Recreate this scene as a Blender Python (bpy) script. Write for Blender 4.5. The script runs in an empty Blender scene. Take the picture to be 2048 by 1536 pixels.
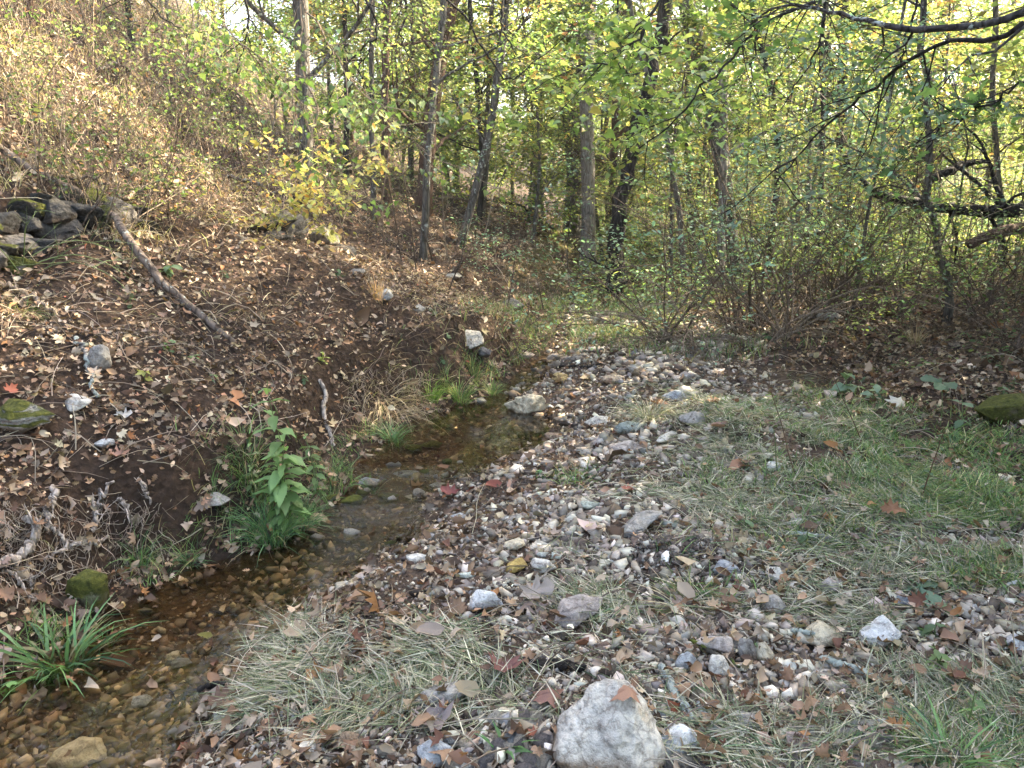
import bpy, math
import numpy as np
from mathutils import Vector, Matrix

# ------------------------------------------------------------------ camera, sky, sun, exposure
S = bpy.context.scene
COL = S.collection
CAM = np.array([0.0, 0.0, 1.5]); PITCH = math.radians(13.0); FPX = 1535.0
SUN_AZ, SUN_EL = math.radians(63), math.radians(37)      # azimuth measured from +Y towards +X
cam_d = bpy.data.cameras.new('camera'); cam = bpy.data.objects.new('camera', cam_d); COL.objects.link(cam)
cam.location = CAM.tolist(); cam.rotation_euler = (math.pi/2-PITCH, 0, 0)
cam_d.sensor_width = 36; cam_d.lens = 36*FPX/2048; cam_d.clip_start = .05; cam_d.clip_end = 600
S.camera = cam
W = bpy.data.worlds.new('World'); S.world = W; W.use_nodes = True
wn = W.node_tree; bg = wn.nodes['Background']
sky = wn.nodes.new('ShaderNodeTexSky'); sky.sky_type = 'NISHITA'; sky.sun_disc = False
sky.sun_elevation = SUN_EL; sky.sun_rotation = SUN_AZ; sky.dust_density = 5.0; sky.air_density = 1.0; sky.ozone_density = 0.3
wn.links.new(sky.outputs[0], bg.inputs[0]); bg.inputs[1].default_value = 0.15
sl = bpy.data.lights.new('sun', 'SUN'); sl.energy = 5.0; sl.angle = math.radians(.55); sl.color = (1, .86, .64)
sun = bpy.data.objects.new('sun', sl); COL.objects.link(sun)
sv = Vector((math.sin(SUN_AZ)*math.cos(SUN_EL), math.cos(SUN_AZ)*math.cos(SUN_EL), math.sin(SUN_EL)))
sun.rotation_euler = sv.to_track_quat('Z', 'Y').to_euler()
S.view_settings.view_transform = 'Standard'; S.view_settings.look = 'None'
S.view_settings.gamma = 1; S.view_settings.use_curve_mapping = False
S.view_settings.exposure = 3.25
cy = S.cycles
cy.max_bounces = 7; cy.diffuse_bounces = 4; cy.glossy_bounces = 2; cy.transmission_bounces = 4; cy.transparent_max_bounces = 6
cy.volume_bounces = 0; cy.caustics_reflective = False; cy.caustics_refractive = False
cy.use_denoising = True; cy.sample_clamp_indirect = 6

# ------------------------------------------------------------------ numpy helpers
R0 = np.random.default_rng(7)
def A(*v): return np.array(v, dtype=float)
def sstep(x, a, b):
    t = np.clip((x-a)/(b-a), 0, 1); return t*t*(3-2*t)
_tab = np.random.default_rng(3).random((256, 256))
def vnoise(x, y):
    xi = np.floor(x).astype(int); yi = np.floor(y).astype(int); fx = x-xi; fy = y-yi
    fx = fx*fx*(3-2*fx); fy = fy*fy*(3-2*fy)
    g = lambda a, b: _tab[a & 255, b & 255]
    return (g(xi, yi)*(1-fx)+g(xi+1, yi)*fx)*(1-fy)+(g(xi, yi+1)*(1-fx)+g(xi+1, yi+1)*fx)*fy - .5
def fbm(x, y, o=4):
    s = 0; a = 1
    for k in range(o):
        s = s+a*vnoise(x+17.3*k, y+31.7*k); x = x*2.03; y = y*2.03; a *= .5
    return s
YL = [-1, 1.0, 1.66, 2.39, 2.82, 3.26, 3.46, 3.88, 4.2, 4.5, 5.2, 5.9, 6.25, 6.9, 7.6, 9, 11, 14, 30, 110]
XL = [-3.2, -2.4, -2.1, -1.82, -1.66, -1.5, -1.2, -.98, -.90, -.96, -.86, -.52, -.12, .06, .30, .6, .85, 1.3, 3.05, 12.05]
YR = [-1, 1.3, 1.97, 2.67, 2.98, 3.3, 3.77, 4.09, 4.55, 5.07, 5.6, 6.0, 6.3, 6.7, 7.5, 9, 11, 14, 30, 110]
XR = [-1.5, -1.15, -1.06, -1.03, -.92, -.72, -.48, -.52, -.12, .33, .27, -.02, .02, .2, .42, .66, .95, 1.42, 3.2, 12.2]
ZWY = [-2, 3.3, 3.75, 3.95, 4.3, 4.5, 6.1, 6.5, 7.2, 8, 10, 14, 25, 45, 110]
ZWZ = [-.17, -.145, -.13, -.10, -.085, -.06, -.055, -.02, .0, .05, .13, .29, .64, 1.48, 6.99]
def zwater(y): return np.interp(y, ZWY, ZWZ)
def edges(y): return np.interp(y, YL, XL), np.interp(y, YR, XR)
def H(x, y, fine=True):
    x = np.asarray(x, float); y = np.asarray(y, float)
    xl, xr = edges(y); wob = .07*vnoise(x*3.1, y*3.1)+.05*vnoise(x*7+3, y*7)
    s = xl-x+wob; u = x-xr+wob; zw = zwater(y)
    base = np.interp(y, [0, 5, 8, 14, 25, 45, 110], [0, 0, .09, .30, .65, 1.5, 7])
    # left bank and hillside
    near = 1-sstep(y, 6.5, 9)
    zl = zw+.05*sstep(s, 0, .22)+(.40+.10*sstep(y, 4.5, 5.5)*near)*sstep(s, .18, .48)*(.35+.65*near)
    zl = zl+(.46-.17*sstep(y, 11, 24))*np.clip(s-.4, 0, None)+.06*np.clip(s-4, 0, 12)-.25*np.clip(s-22, 0, None)
    zl = zl+.60*np.clip(s-.36*y-.8, 0, 10)
    zl = zl+.26*sstep(s, 2.15, 2.32)*(1-sstep(y, 5.5, 6.4))*sstep(y, 3.0, 4.0)
    zl = zl+np.maximum(base-.35, 0)*.3
    # right side
    zr = zw+(base-zw+.02)*sstep(u, 0, .5)+.08*sstep(u, .3, 1.4)
    rx = np.interp(y, [3.6, 4.6, 5.5, 7.2], [1.45, 1.3, 1.15, .95])
    zr = zr+.12*np.exp(-((x-rx)/.5)**2)*sstep(y, 3.4, 4.4)*(1-sstep(y, 6.5, 8))
    zr = zr+.07*np.exp(-(((x-.62)/.24)**2+((y-2.84)/.16)**2))
    zr = zr+.10*np.clip(x-2.6, 0, 12)*sstep(y, 1.5, 4)+.22*np.clip(x-15, 0, 60)*.8
    # bed
    bed = zw-(.045+.05*np.clip(np.minimum(-s, -u)*2.5, 0, 1))*(1-.9*sstep(y, 7.2, 8.6))
    bed = bed*(1-sstep(y, 7.6, 9))+(base+.0)*sstep(y, 7.6, 9)
    z = np.where(s > 0, zl, np.where(u > 0, zr, bed))
    # blend at the edges
    e = np.minimum(np.abs(s), np.abs(u)); k = np.maximum(sstep(e, 0, .10), sstep(y, 7.6, 8.6)); z = z*k+(zw-.012)*(1-k)
    far = sstep(np.hypot(x, y), 8, 30)
    amp = np.where((s < 0) & (u < 0), .25, 1.0)
    z = z+amp*(.10*vnoise(x*.9, y*.9)*sstep(e, 0, 1.2)+.05*vnoise(x*2.3+5, y*2.3)*sstep(e, 0, .5)+far*.6*fbm(x*.12, y*.12, 3))
    z = z+.20*sstep(s, .5, 1.3)*fbm(x*1.5, y*1.5+9, 4)
    if fine: z = z+amp*.035*fbm(x*8, y*8, 3)
    return z
def nrm(x, y, e=.06):
    n = np.stack([H(x-e, y)-H(x+e, y), H(x, y-e)-H(x, y+e), np.full(np.shape(x), 2*e)], -1)
    return n/np.linalg.norm(n, axis=-1, keepdims=True)
def vdir(px, py):
    dx = (px-1024)/FPX; dy = (768-py)/FPX
    return A(dx, math.cos(PITCH)+dy*math.sin(PITCH), -math.sin(PITCH)+dy*math.cos(PITCH))
_T = np.concatenate([np.arange(1.2, 12, .01), np.arange(12, 120, .05)])
def hit(px, py):
    d = vdir(px, py); P = CAM[None]+_T[:, None]*d[None]
    f = P[:, 2]-H(P[:, 0], P[:, 1]); k = np.argmax(f < 0)
    if f[k] >= 0: k = len(_T)-1
    return P[k].copy()
def at(px, py, Y):
    d = vdir(px, py); return CAM+d*(Y/d[1])
def pxof(P):
    P = np.atleast_2d(P)-CAM; c, s = math.cos(PITCH), math.sin(PITCH)
    zc = P[:, 1]*c-P[:, 2]*s; yc = P[:, 1]*s+P[:, 2]*c
    zc = np.where(zc > .05, zc, .05)
    return 1024+FPX*P[:, 0]/zc, 768-FPX*yc/zc, zc

# ------------------------------------------------------------------ mesh building
def mesh(name, v, f, c=None, mat=None, smooth=False):
    v = np.ascontiguousarray(v, np.float32); f = np.ascontiguousarray(f, np.int32)
    m = bpy.data.meshes.new(name); m.vertices.add(len(v)); m.vertices.foreach_set('co', v.ravel())
    m.loops.add(f.size); m.loops.foreach_set('vertex_index', f.ravel())
    m.polygons.add(len(f)); m.polygons.foreach_set('loop_start', np.arange(0, f.size, 3, dtype=np.int32))
    m.polygons.foreach_set('loop_total', np.full(len(f), 3, np.int32))
    if smooth: m.polygons.foreach_set('use_smooth', np.ones(len(f), bool))
    if c is not None:
        c = np.broadcast_to(c, (len(v), 3)); a = m.attributes.new('col', 'FLOAT_COLOR', 'POINT')
        a.data.foreach_set('color', np.concatenate([c, np.ones((len(v), 1))], 1).astype(np.float32).ravel())
    if mat: m.materials.append(mat)
    m.update(calc_edges=True); return m
def link(name, data, parent=None, loc=None, rot=None, scl=None, kind=None, label=None, cat=None, group=None, color=None):
    o = bpy.data.objects.new(name, data); COL.objects.link(o)
    if parent: o.parent = parent
    if loc is not None: o.location = [float(a) for a in loc]
    if rot is not None: o.rotation_euler = rot
    if scl is not None: o.scale = scl if hasattr(scl, '__len__') else (scl,)*3
    if kind: o['kind'] = kind
    if label: o['label'] = label
    if cat: o['category'] = cat
    if group: o['group'] = group
    if color is not None: o.color = (*color, 1)
    return o
class Tri:
    def __init__(s): s.v = []; s.f = []; s.c = []; s.n = 0
    def add(s, v, f, c=(1, 1, 1)):
        v = np.asarray(v, float).reshape(-1, 3); s.v.append(v); s.f.append(np.asarray(f).reshape(-1, 3)+s.n)
        s.c.append(np.broadcast_to(np.asarray(c, float), (len(v), 3))); s.n += len(v)
    def mesh(s, name, mat, smooth=False, org=None):
        v = np.concatenate(s.v); 
        if org is not None: v = v-np.asarray(org)
        return mesh(name, v, np.concatenate(s.f), np.concatenate(s.c), mat, smooth)
def tube(P, r, k=6, cap=True):
    P = np.asarray(P, float); n = len(P); r = np.broadcast_to(r, (n,)).astype(float)
    t = np.gradient(P, axis=0); t /= np.linalg.norm(t, axis=1, keepdims=True)+1e-9
    ref = A(.31, .2, .93) if abs(t[0, 2]) < .8 else A(1, .1, 0)
    a = np.cross(t, ref); a /= np.linalg.norm(a, axis=1, keepdims=True)+1e-9; b = np.cross(t, a)
    th = np.arange(k)*2*np.pi/k
    v = P[:, None]+r[:, None, None]*(a[:, None]*np.cos(th)[None, :, None]+b[:, None]*np.sin(th)[None, :, None])
    i = np.arange(n-1)[:, None]*k; j = np.arange(k)[None]; j2 = (j+1) % k
    f = np.concatenate([np.stack([i+j, i+j2, i+k+j], -1).reshape(-1, 3), np.stack([i+j2, i+k+j2, i+k+j], -1).reshape(-1, 3)])
    v = v.reshape(-1, 3)
    if cap:
        c0 = len(v); v = np.concatenate([v, P[:1], P[-1:]]); jj = np.arange(k); k2 = (jj+1) % k
        f = np.concatenate([f, np.stack([np.full(k, c0), k2, jj], 1), np.stack([np.full(k, c0+1), (n-1)*k+jj, (n-1)*k+k2], 1)])
    return v, f
def smoothpath(P, n, rng=None, jit=0):
    P = np.asarray(P, float); d = np.r_[0, np.cumsum(np.linalg.norm(np.diff(P, axis=0), axis=1))]
    t = np.linspace(0, d[-1], n)
    Q = np.stack([np.interp(t, d, P[:, k]) for k in range(3)], 1)
    for _ in range(max(1, n//len(P)//2)): Q[1:-1] = (Q[:-2]+2*Q[1:-1]+Q[2:])/4
    if rng is not None and jit: 
        J = rng.normal(0, jit, Q.shape); J[0] = 0; J[-1] = 0; Q = Q+J
    return Q
def unit(v): return v/(np.linalg.norm(v, axis=-1, keepdims=True)+1e-9)
def wander(p, d, L, n, rng, wig=.2, up=0.0):
    out = [np.asarray(p, float)]; d = unit(np.asarray(d, float)); st = L/(n-1)
    for _ in range(n-1):
        d = unit(d+rng.normal(0, wig, 3)+A(0, 0, up)); out.append(out[-1]+d*st)
    return np.array(out)

# leaf templates: x along the midrib (0..1), y across, z curl
def fan2(outl, cx, cy, tw=0, seed=0):
    r = np.random.default_rng(seed); o = np.array(outl, float); c = A(.45, 0); n = len(o); mid = c+(o-c)*.55; mid[:, 1] *= .9
    p = np.concatenate([[c], mid, o]); z = cx*(p[:, 0]-.45)**2+cy*p[:, 1]**2+tw*(p[:, 0]-.45)*p[:, 1]
    z[1:n+1] += r.normal(0, .02, n); z[n+1:] += r.normal(0, .06, n); p[n+1:] += r.normal(0, .018, (n, 2)); j = np.arange(n); k = (j+1) % n
    f = np.concatenate([np.stack([0*j, 1+j, 1+k], 1), np.stack([1+j, n+1+j, 1+k], 1), np.stack([1+k, n+1+j, n+1+k], 1)]); return np.c_[p, z], f
def fan(outl, cx, cy, tw=0, seed=0):
    r = np.random.default_rng(seed); o = np.array(outl, float); c = A(.45, 0)
    p = np.concatenate([[c], o]); z = cx*(p[:, 0]-.45)**2+cy*p[:, 1]**2+tw*(p[:, 0]-.45)*p[:, 1]; z[1:] += r.normal(0, .035, len(o))
    n = len(o); f = np.stack([np.zeros(n, int), 1+np.arange(n), 1+(np.arange(n)+1) % n], 1)
    return np.c_[p, z], f
DIA = (np.array([[0, 0, 0], [.5, -.27, .07], [1, 0, -.02], [.5, .27, .07]]), np.array([[0, 1, 2], [0, 2, 3]]))
SLIM = (np.array([[0, 0, 0], [.45, -.15, .04], [1, 0, -.06], [.45, .15, .04]]), np.array([[0, 1, 2], [0, 2, 3]]))
OVO = [(0, 0), (.18, -.2), (.45, -.28), (.75, -.18), (1, 0), (.75, .18), (.45, .28), (.18, .2)]
HEART = [(.06, 0), (-.04, -.2), (.15, -.38), (.45, -.36), (.75, -.17), (1.02, 0), (.75, .17), (.45, .36), (.15, .38), (-.04, .2)]
OAK = [(0, 0), (.14, -.1), (.1, -.26), (.28, -.16), (.34, -.38), (.48, -.18), (.62, -.34), (.7, -.12), (.86, -.2), (1, 0),
       (.86, .2), (.7, .12), (.62, .34), (.48, .18), (.34, .38), (.28, .16), (.1, .26), (.14, .1)]
MAPLE = [(0, 0), (-.02, -.18), (.1, -.46), (.28, -.3), (.42, -.56), (.5, -.24), (.74, -.3), (.72, -.1), (1.02, 0),
         (.72, .1), (.74, .3), (.5, .24), (.42, .56), (.28, .3), (.1, .46), (-.02, .18)]
OVO6 = [(0, 0), (.3, -.25), (.75, -.17), (1, 0), (.75, .17), (.3, .25)]
STAR = [(0, 0), (.05, -.35), (.35, -.2), (.6, -.42), (.65, -.12), (1, 0), (.65, .12), (.6, .42), (.35, .2), (.05, .35)]
def inst(T, tv, tf, pos, x, nz, s, col, vcol=None):
    """many copies of one template: x = along direction, nz = normal, s = size"""
    N = len(pos)
    if N == 0: return
    x = unit(np.asarray(x, float)); y = unit(np.cross(nz, x)); z = np.cross(x, y)
    s = np.broadcast_to(s, (N,))
    v = pos[:, None]+s[:, None, None]*(tv[None, :, 0:1]*x[:, None]+tv[None, :, 1:2]*y[:, None]+tv[None, :, 2:3]*z[:, None])
    f = (tf[None]+(np.arange(N)*len(tv))[:, None, None]).reshape(-1, 3)
    c = np.repeat(np.broadcast_to(col, (N, 3)), len(tv), 0)
    T.add(v.reshape(-1, 3), f, c)
def pick(rng, pal, n, jit=.18):
    pal = np.array(pal, float); w = pal[:, 3]/pal[:, 3].sum(); c = pal[rng.choice(len(pal), n, p=w), :3]
    return np.clip(c*np.exp(rng.normal(0, jit, (n, 1)))*np.exp(rng.normal(0, jit*.13, (n, 3))), 0, .9)
def blades(T, root, head, L, w, lift, droop, col, k=4):
    """flat ribbons: heading angle, length, starting steepness lift (radians), droop along the blade"""
    N = len(root)
    if N == 0: return
    u = np.linspace(0, 1, k)[None]; ang = lift[:, None]-droop[:, None]*u
    dx = np.cumsum(np.c_[np.zeros(N), np.cos(ang[:, :-1])], 1)*(L/(k-1))[:, None]
    dz = np.cumsum(np.c_[np.zeros(N), np.sin(ang[:, :-1])], 1)*(L/(k-1))[:, None]
    hx = np.cos(head)[:, None]; hy = np.sin(head)[:, None]; cur = (R0.normal(0, .25, N)[:, None]*u*L[:, None])
    P = np.stack([root[:, 0:1]+hx*dx-hy*cur, root[:, 1:2]+hy*dx+hx*cur, root[:, 2:3]+dz], -1)
    tw = R0.normal(0, .6, N)
    side = np.stack([-np.sin(head)*np.cos(tw), np.cos(head)*np.cos(tw), np.sin(tw)], -1)[:, None]
    ww = (w[:, None]*np.clip(1.1-u**2*1.05, .05, 1))[:, :, None]*.5
    v = np.stack([P-side*ww, P+side*ww], 2).reshape(N, 2*k, 3)
    q = []
    for i in range(k-1): q += [[2*i, 2*i+1, 2*i+2], [2*i+1, 2*i+3, 2*i+2]]
    f = (np.array(q)[None]+(np.arange(N)*2*k)[:, None, None]).reshape(-1, 3)
    T.add(v.reshape(-1, 3), f, np.repeat(np.broadcast_to(col, (N, 3)), 2*k, 0))

# ------------------------------------------------------------------ materials
def nt(name):
    m = bpy.data.materials.new(name); m.use_nodes = True; t = m.node_tree; t.nodes.clear()
    out = t.nodes.new('ShaderNodeOutputMaterial')
    def N(ty, **k):
        n = t.nodes.new('ShaderNode'+ty)
        for a, b in k.items():
            if a.startswith('_'): setattr(n, a[1:], b)
            else: n.inputs[a.replace('__', ' ')].default_value = b
        return n
    return m, t, N, out
def ramp(N, stops):
    r = N('ValToRGB'); e = r.color_ramp.elements
    while len(e) < len(stops): e.new(.5)
    for k, (p, c) in enumerate(stops): e[k].position = p; e[k].color = (*c, 1) if len(c) == 3 else c
    return r
def leafmat(name, transl=.45, rough=.5, spec=.3, sat=1.0):
    m, t, N, out = nt(name); L = t.links.new
    a = N('Attribute', _attribute_name='col')
    n = N('TexNoise', Scale=40.0, Detail=3.0); mr = N('MapRange'); mr.inputs[3].default_value = .72; mr.inputs[4].default_value = 1.28
    L(n.outputs[0], mr.inputs[0]); mx = N('Mix', _data_type='RGBA', _blend_type='MULTIPLY'); mx.inputs[0].default_value = 1
    hs = N('HueSaturation', Saturation=sat); L(a.outputs['Color'], hs.inputs['Color']); L(hs.outputs[0], mx.inputs[6]); L(mr.outputs[0], mx.inputs[7])
    p = N('BsdfPrincipled', Roughness=rough); p.inputs['Specular IOR Level'].default_value = spec
    L(mx.outputs[2], p.inputs['Base Color'])
    if transl:
        tr = N('BsdfTranslucent'); g = N('Mix', _data_type='RGBA', _blend_type='MULTIPLY'); g.inputs[0].default_value = 1
        g.inputs[7].default_value = (1.25, 1.35, .85, 1); L(mx.outputs[2], g.inputs[6]); L(g.outputs[2], tr.inputs['Color'])
        ms = N('MixShader'); ms.inputs[0].default_value = transl; L(p.outputs[0], ms.inputs[1]); L(tr.outputs[0], ms.inputs[2]); L(ms.outputs[0], out.inputs[0])
    else: L(p.outputs[0], out.inputs[0])
    return m
M = {}
M['leaf'] = leafmat('green_leaf', .42, sat=.86); M['leaf_far'] = leafmat('distant_leaf', .5, .6, .15, .82); M['dead'] = leafmat('dead_leaf', .12, .65, .22)
M['grass'] = leafmat('grass_blade', .3, .45, .35); M['straw'] = leafmat('dry_grass', .2, .6, .2); M['wetleaf'] = leafmat('wet_leaf', 0, .22, .5)
def rockmat(name, moss=0.0, wet=False, dark=0.0):
    m, t, N, out = nt(name); L = t.links.new
    oi = N('ObjectInfo'); tc = N('TexCoord'); mp = N('Mapping'); L(tc.outputs['Object'], mp.inputs[0]); L(oi.outputs['Random'], mp.inputs[1])
    n1 = N('TexNoise', Scale=7.0, Detail=8.0, Roughness=.65); n2 = N('TexNoise', Scale=38.0, Detail=6.0, Roughness=.7); vo = N('TexVoronoi', Scale=9.0, _feature='DISTANCE_TO_EDGE')
    for n in (n1, n2): L(mp.outputs[0], n.inputs[0])
    dn = N('Mix', _data_type='RGBA'); dn.inputs[0].default_value = .12; L(mp.outputs[0], dn.inputs[6]); L(n1.outputs[1], dn.inputs[7]); L(dn.outputs[2], vo.inputs[0])
    r1 = ramp(N, [(.3, (.5, .46, .43)), (.46, (1.05, 1.04, 1.0)), (.6, (1.4, 1.36, 1.26)), (.74, (.95, .76, .52))]); L(n1.outputs[0], r1.inputs[0])
    r2 = ramp(N, [(.32, (.5, .48, .46)), (.5, (1, 1, 1)), (.7, (1.25, 1.25, 1.25))]); L(n2.outputs[0], r2.inputs[0])
    m1 = N('Mix', _data_type='RGBA', _blend_type='MULTIPLY'); m1.inputs[0].default_value = 1; L(oi.outputs['Color'], m1.inputs[6]); L(r1.outputs[0], m1.inputs[7])
    m2 = N('Mix', _data_type='RGBA', _blend_type='MULTIPLY'); m2.inputs[0].default_value = 1; L(m1.outputs[2], m2.inputs[6]); L(r2.outputs[0], m2.inputs[7])
    cr = ramp(N, [(0, (.35, .3, .27)), (.035, (1, 1, 1))]); L(vo.outputs[0], cr.inputs[0])
    m3 = N('Mix', _data_type='RGBA', _blend_type='MULTIPLY'); m3.inputs[0].default_value = .55; L(m2.outputs[2], m3.inputs[6]); L(cr.outputs[0], m3.inputs[7])
    last = m3
    if moss:
        ge = N('NewGeometry'); sx = N('SeparateXYZ'); L(ge.outputs['Normal'], sx.inputs[0]); nm = N('TexNoise', Scale=5.0, Detail=5.0); L(mp.outputs[0], nm.inputs[0])
        ad = N('Math', _operation='MULTIPLY_ADD'); L(sx.outputs[2], ad.inputs[0]); ad.inputs[1].default_value = .18; L(nm.outputs[0], ad.inputs[2])
        rr = ramp(N, [(.66-moss*.3, (0, 0, 0)), (.74-moss*.3, (1, 1, 1))]); L(ad.outputs[0], rr.inputs[0])
        mc = ramp(N, [(.3, (.022, .028, .006)), (.55, (.085, .09, .016)), (.75, (.17, .16, .03))]); L(n2.outputs[0], mc.inputs[0])
        m4 = N('Mix', _data_type='RGBA'); L(rr.outputs[0], m4.inputs[0]); L(m3.outputs[2], m4.inputs[6]); L(mc.outputs[0], m4.inputs[7]); last = m4
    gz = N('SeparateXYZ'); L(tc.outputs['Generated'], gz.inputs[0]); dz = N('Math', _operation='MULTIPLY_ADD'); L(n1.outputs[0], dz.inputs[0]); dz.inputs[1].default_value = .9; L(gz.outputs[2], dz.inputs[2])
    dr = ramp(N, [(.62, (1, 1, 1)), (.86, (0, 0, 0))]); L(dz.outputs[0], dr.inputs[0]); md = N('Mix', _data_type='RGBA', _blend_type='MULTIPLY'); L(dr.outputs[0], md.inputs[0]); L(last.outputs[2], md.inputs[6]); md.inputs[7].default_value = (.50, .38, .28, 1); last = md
    p = N('BsdfPrincipled', Roughness=.3 if wet else .85); p.inputs['Specular IOR Level'].default_value = .5 if wet else .2
    L(last.outputs[2], p.inputs['Base Color'])
    b = N('Bump', Strength=1.0, Distance=.025); ma = N('Math', _operation='ADD'); L(n1.outputs[0], ma.inputs[0]); L(n2.outputs[0], ma.inputs[1]); L(ma.outputs[0], b.inputs['Height']); L(b.outputs[0], p.inputs['Normal'])
    L(p.outputs[0], out.inputs[0]); return m
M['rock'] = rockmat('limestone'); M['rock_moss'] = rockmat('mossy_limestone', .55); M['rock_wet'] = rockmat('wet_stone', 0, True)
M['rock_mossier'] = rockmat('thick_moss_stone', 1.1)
def gravelmat():
    m, t, N, out = nt('gravel_stone'); L = t.links.new
    a = N('Attribute', _attribute_name='col'); n = N('TexNoise', Scale=45.0, Detail=6.0, Roughness=.7)
    r = ramp(N, [(.3, (.5, .47, .45)), (.5, (1, 1, 1)), (.72, (1.3, 1.3, 1.25))]); L(n.outputs[0], r.inputs[0])
    mx = N('Mix', _data_type='RGBA', _blend_type='MULTIPLY'); mx.inputs[0].default_value = 1; L(a.outputs['Color'], mx.inputs[6]); L(r.outputs[0], mx.inputs[7])
    p = N('BsdfPrincipled', Roughness=.8); p.inputs['Specular IOR Level'].default_value = .2; L(mx.outputs[2], p.inputs['Base Color'])
    b = N('Bump', Strength=.5, Distance=.01); L(n.outputs[0], b.inputs['Height']); L(b.outputs[0], p.inputs['Normal']); L(p.outputs[0], out.inputs[0]); return m
M['gravel'] = gravelmat()
def barkmat(name, c0, c1, scale=9.0, lichen=0.0, moss=False):
    m, t, N, out = nt(name); L = t.links.new
    tc = N('TexCoord'); mp = N('Mapping'); mp.inputs[3].default_value = (1, 1, .22); L(tc.outputs['Object'], mp.inputs[0])
    n = N('TexNoise', Scale=scale*4, Detail=8.0, Roughness=.65); L(mp.outputs[0], n.inputs[0])
    w = N('TexVoronoi', Scale=scale*2.2, _feature='DISTANCE_TO_EDGE'); L(mp.outputs[0], w.inputs[0])
    r = ramp(N, [(.3, c0), (.65, c1)]); L(n.outputs[0], r.inputs[0])
    cr = ramp(N, [(0, (.35, .33, .3)), (.12, (1, 1, 1))]); L(w.outputs[0], cr.inputs[0])
    mx = N('Mix', _data_type='RGBA', _blend_type='MULTIPLY'); mx.inputs[0].default_value = .8; L(r.outputs[0], mx.inputs[6]); L(cr.outputs[0], mx.inputs[7])
    last = mx
    if lichen:
        ln = N('TexNoise', Scale=14.0, Detail=5.0, Roughness=.7); L(tc.outputs['Object'], ln.inputs[0]); lr = ramp(N, [(.62-lichen*.2, (0, 0, 0)), (.66-lichen*.2, (1, 1, 1))]); L(ln.outputs[0], lr.inputs[0])
        m5 = N('Mix', _data_type='RGBA'); L(lr.outputs[0], m5.inputs[0]); L(mx.outputs[2], m5.inputs[6]); m5.inputs[7].default_value = (.10, .12, .02, 1) if moss else (.33, .36, .31, 1); last = m5
    p = N('BsdfPrincipled', Roughness=.85); p.inputs['Specular IOR Level'].default_value = .2; L(last.outputs[2], p.inputs['Base Color'])
    b = N('Bump', Strength=.8, Distance=.015); ad = N('Math', _operation='ADD'); L(n.outputs[0], ad.inputs[0]); L(cr.outputs[0], ad.inputs[1]); L(ad.outputs[0], b.inputs['Height']); L(b.outputs[0], p.inputs['Normal'])
    L(p.outputs[0], out.inputs[0]); return m
M['bark'] = barkmat('grey_bark', (.045, .04, .034), (.16, .145, .12), 9, .12); M['bark_pale'] = barkmat('pale_bark', (.12, .105, .09), (.28, .25, .22), 8, .1)
M['bark_dark'] = barkmat('dark_bark', (.008, .007, .006), (.05, .042, .035), 8); M['bark_cedar'] = barkmat('cedar_bark', (.05, .03, .02), (.16, .10, .07), 14)
M['twig'] = barkmat('brown_twig', (.07, .05, .04), (.20, .15, .11), 20); M['stem'] = barkmat('pale_dry_stem', (.20, .15, .10), (.42, .33, .24), 20)
M['wood'] = barkmat('weathered_wood', (.07, .055, .045), (.22, .17, .13), 6, .15); M['lichen'] = barkmat('lichen_bark', (.10, .09, .08), (.25, .23, .20), 10, .75)
M['root'] = barkmat('washed_root', (.22, .18, .15), (.50, .44, .38), 12); M['bark_moss'] = barkmat('mossy_bark', (.02, .018, .015), (.09, .08, .06), 8, .5, True)
def solid(name, c, rough=.5):
    m, t, N, out = nt(name); p = N('BsdfPrincipled', Roughness=rough); p.inputs['Base Color'].default_value = (*c, 1); t.links.new(p.outputs[0], out.inputs[0]); return m
M['bark_over'] = barkmat('dark_branch_bark', (.02, .017, .015), (.09, .08, .07), 9, .25); M['cane'] = barkmat('tan_cane', (.16, .12, .09), (.34, .27, .20), 20)
M['greenstem'] = solid('green_stem', (.10, .14, .04)); M['redstem'] = solid('reddish_stem', (.10, .055, .025))
def soil():
    m, t, N, out = nt('forest_soil'); L = t.links.new
    tc = N('TexCoord'); n1 = N('TexNoise', Scale=1.3, Detail=6.0); n2 = N('TexNoise', Scale=26.0, Detail=9.0, Roughness=.75); v = N('TexVoronoi', Scale=24.0)
    for n in (n1, n2, v): L(tc.outputs['Object'], n.inputs[0])
    a = N('Attribute', _attribute_name='col')
    r = ramp(N, [(.3, (.45, .42, .40)), (.5, (.95, .9, .85)), (.68, (1.9, 1.7, 1.5))]); L(n2.outputs[0], r.inputs[0])
    mx = N('Mix', _data_type='RGBA', _blend_type='MULTIPLY'); mx.inputs[0].default_value = 1; L(a.outputs['Color'], mx.inputs[6]); L(r.outputs[0], mx.inputs[7])
    r3 = ramp(N, [(.35, (.75, .75, .75)), (.65, (1.25, 1.2, 1.1))]); L(n1.outputs[0], r3.inputs[0])
    m2 = N('Mix', _data_type='RGBA', _blend_type='MULTIPLY'); m2.inputs[0].default_value = 1; L(mx.outputs[2], m2.inputs[6]); L(r3.outputs[0], m2.inputs[7])
    p = N('BsdfPrincipled', Roughness=.9); p.inputs['Specular IOR Level'].default_value = .15; L(m2.outputs[2], p.inputs['Base Color'])
    ad = N('Math', _operation='ADD'); L(n2.outputs[0], ad.inputs[0]); L(v.outputs[0], ad.inputs[1])
    b = N('Bump', Strength=1.0, Distance=.03); L(ad.outputs[0], b.inputs['Height']); L(b.outputs[0], p.inputs['Normal']); L(p.outputs[0], out.inputs[0]); return m
M['soil'] = soil()
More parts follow.
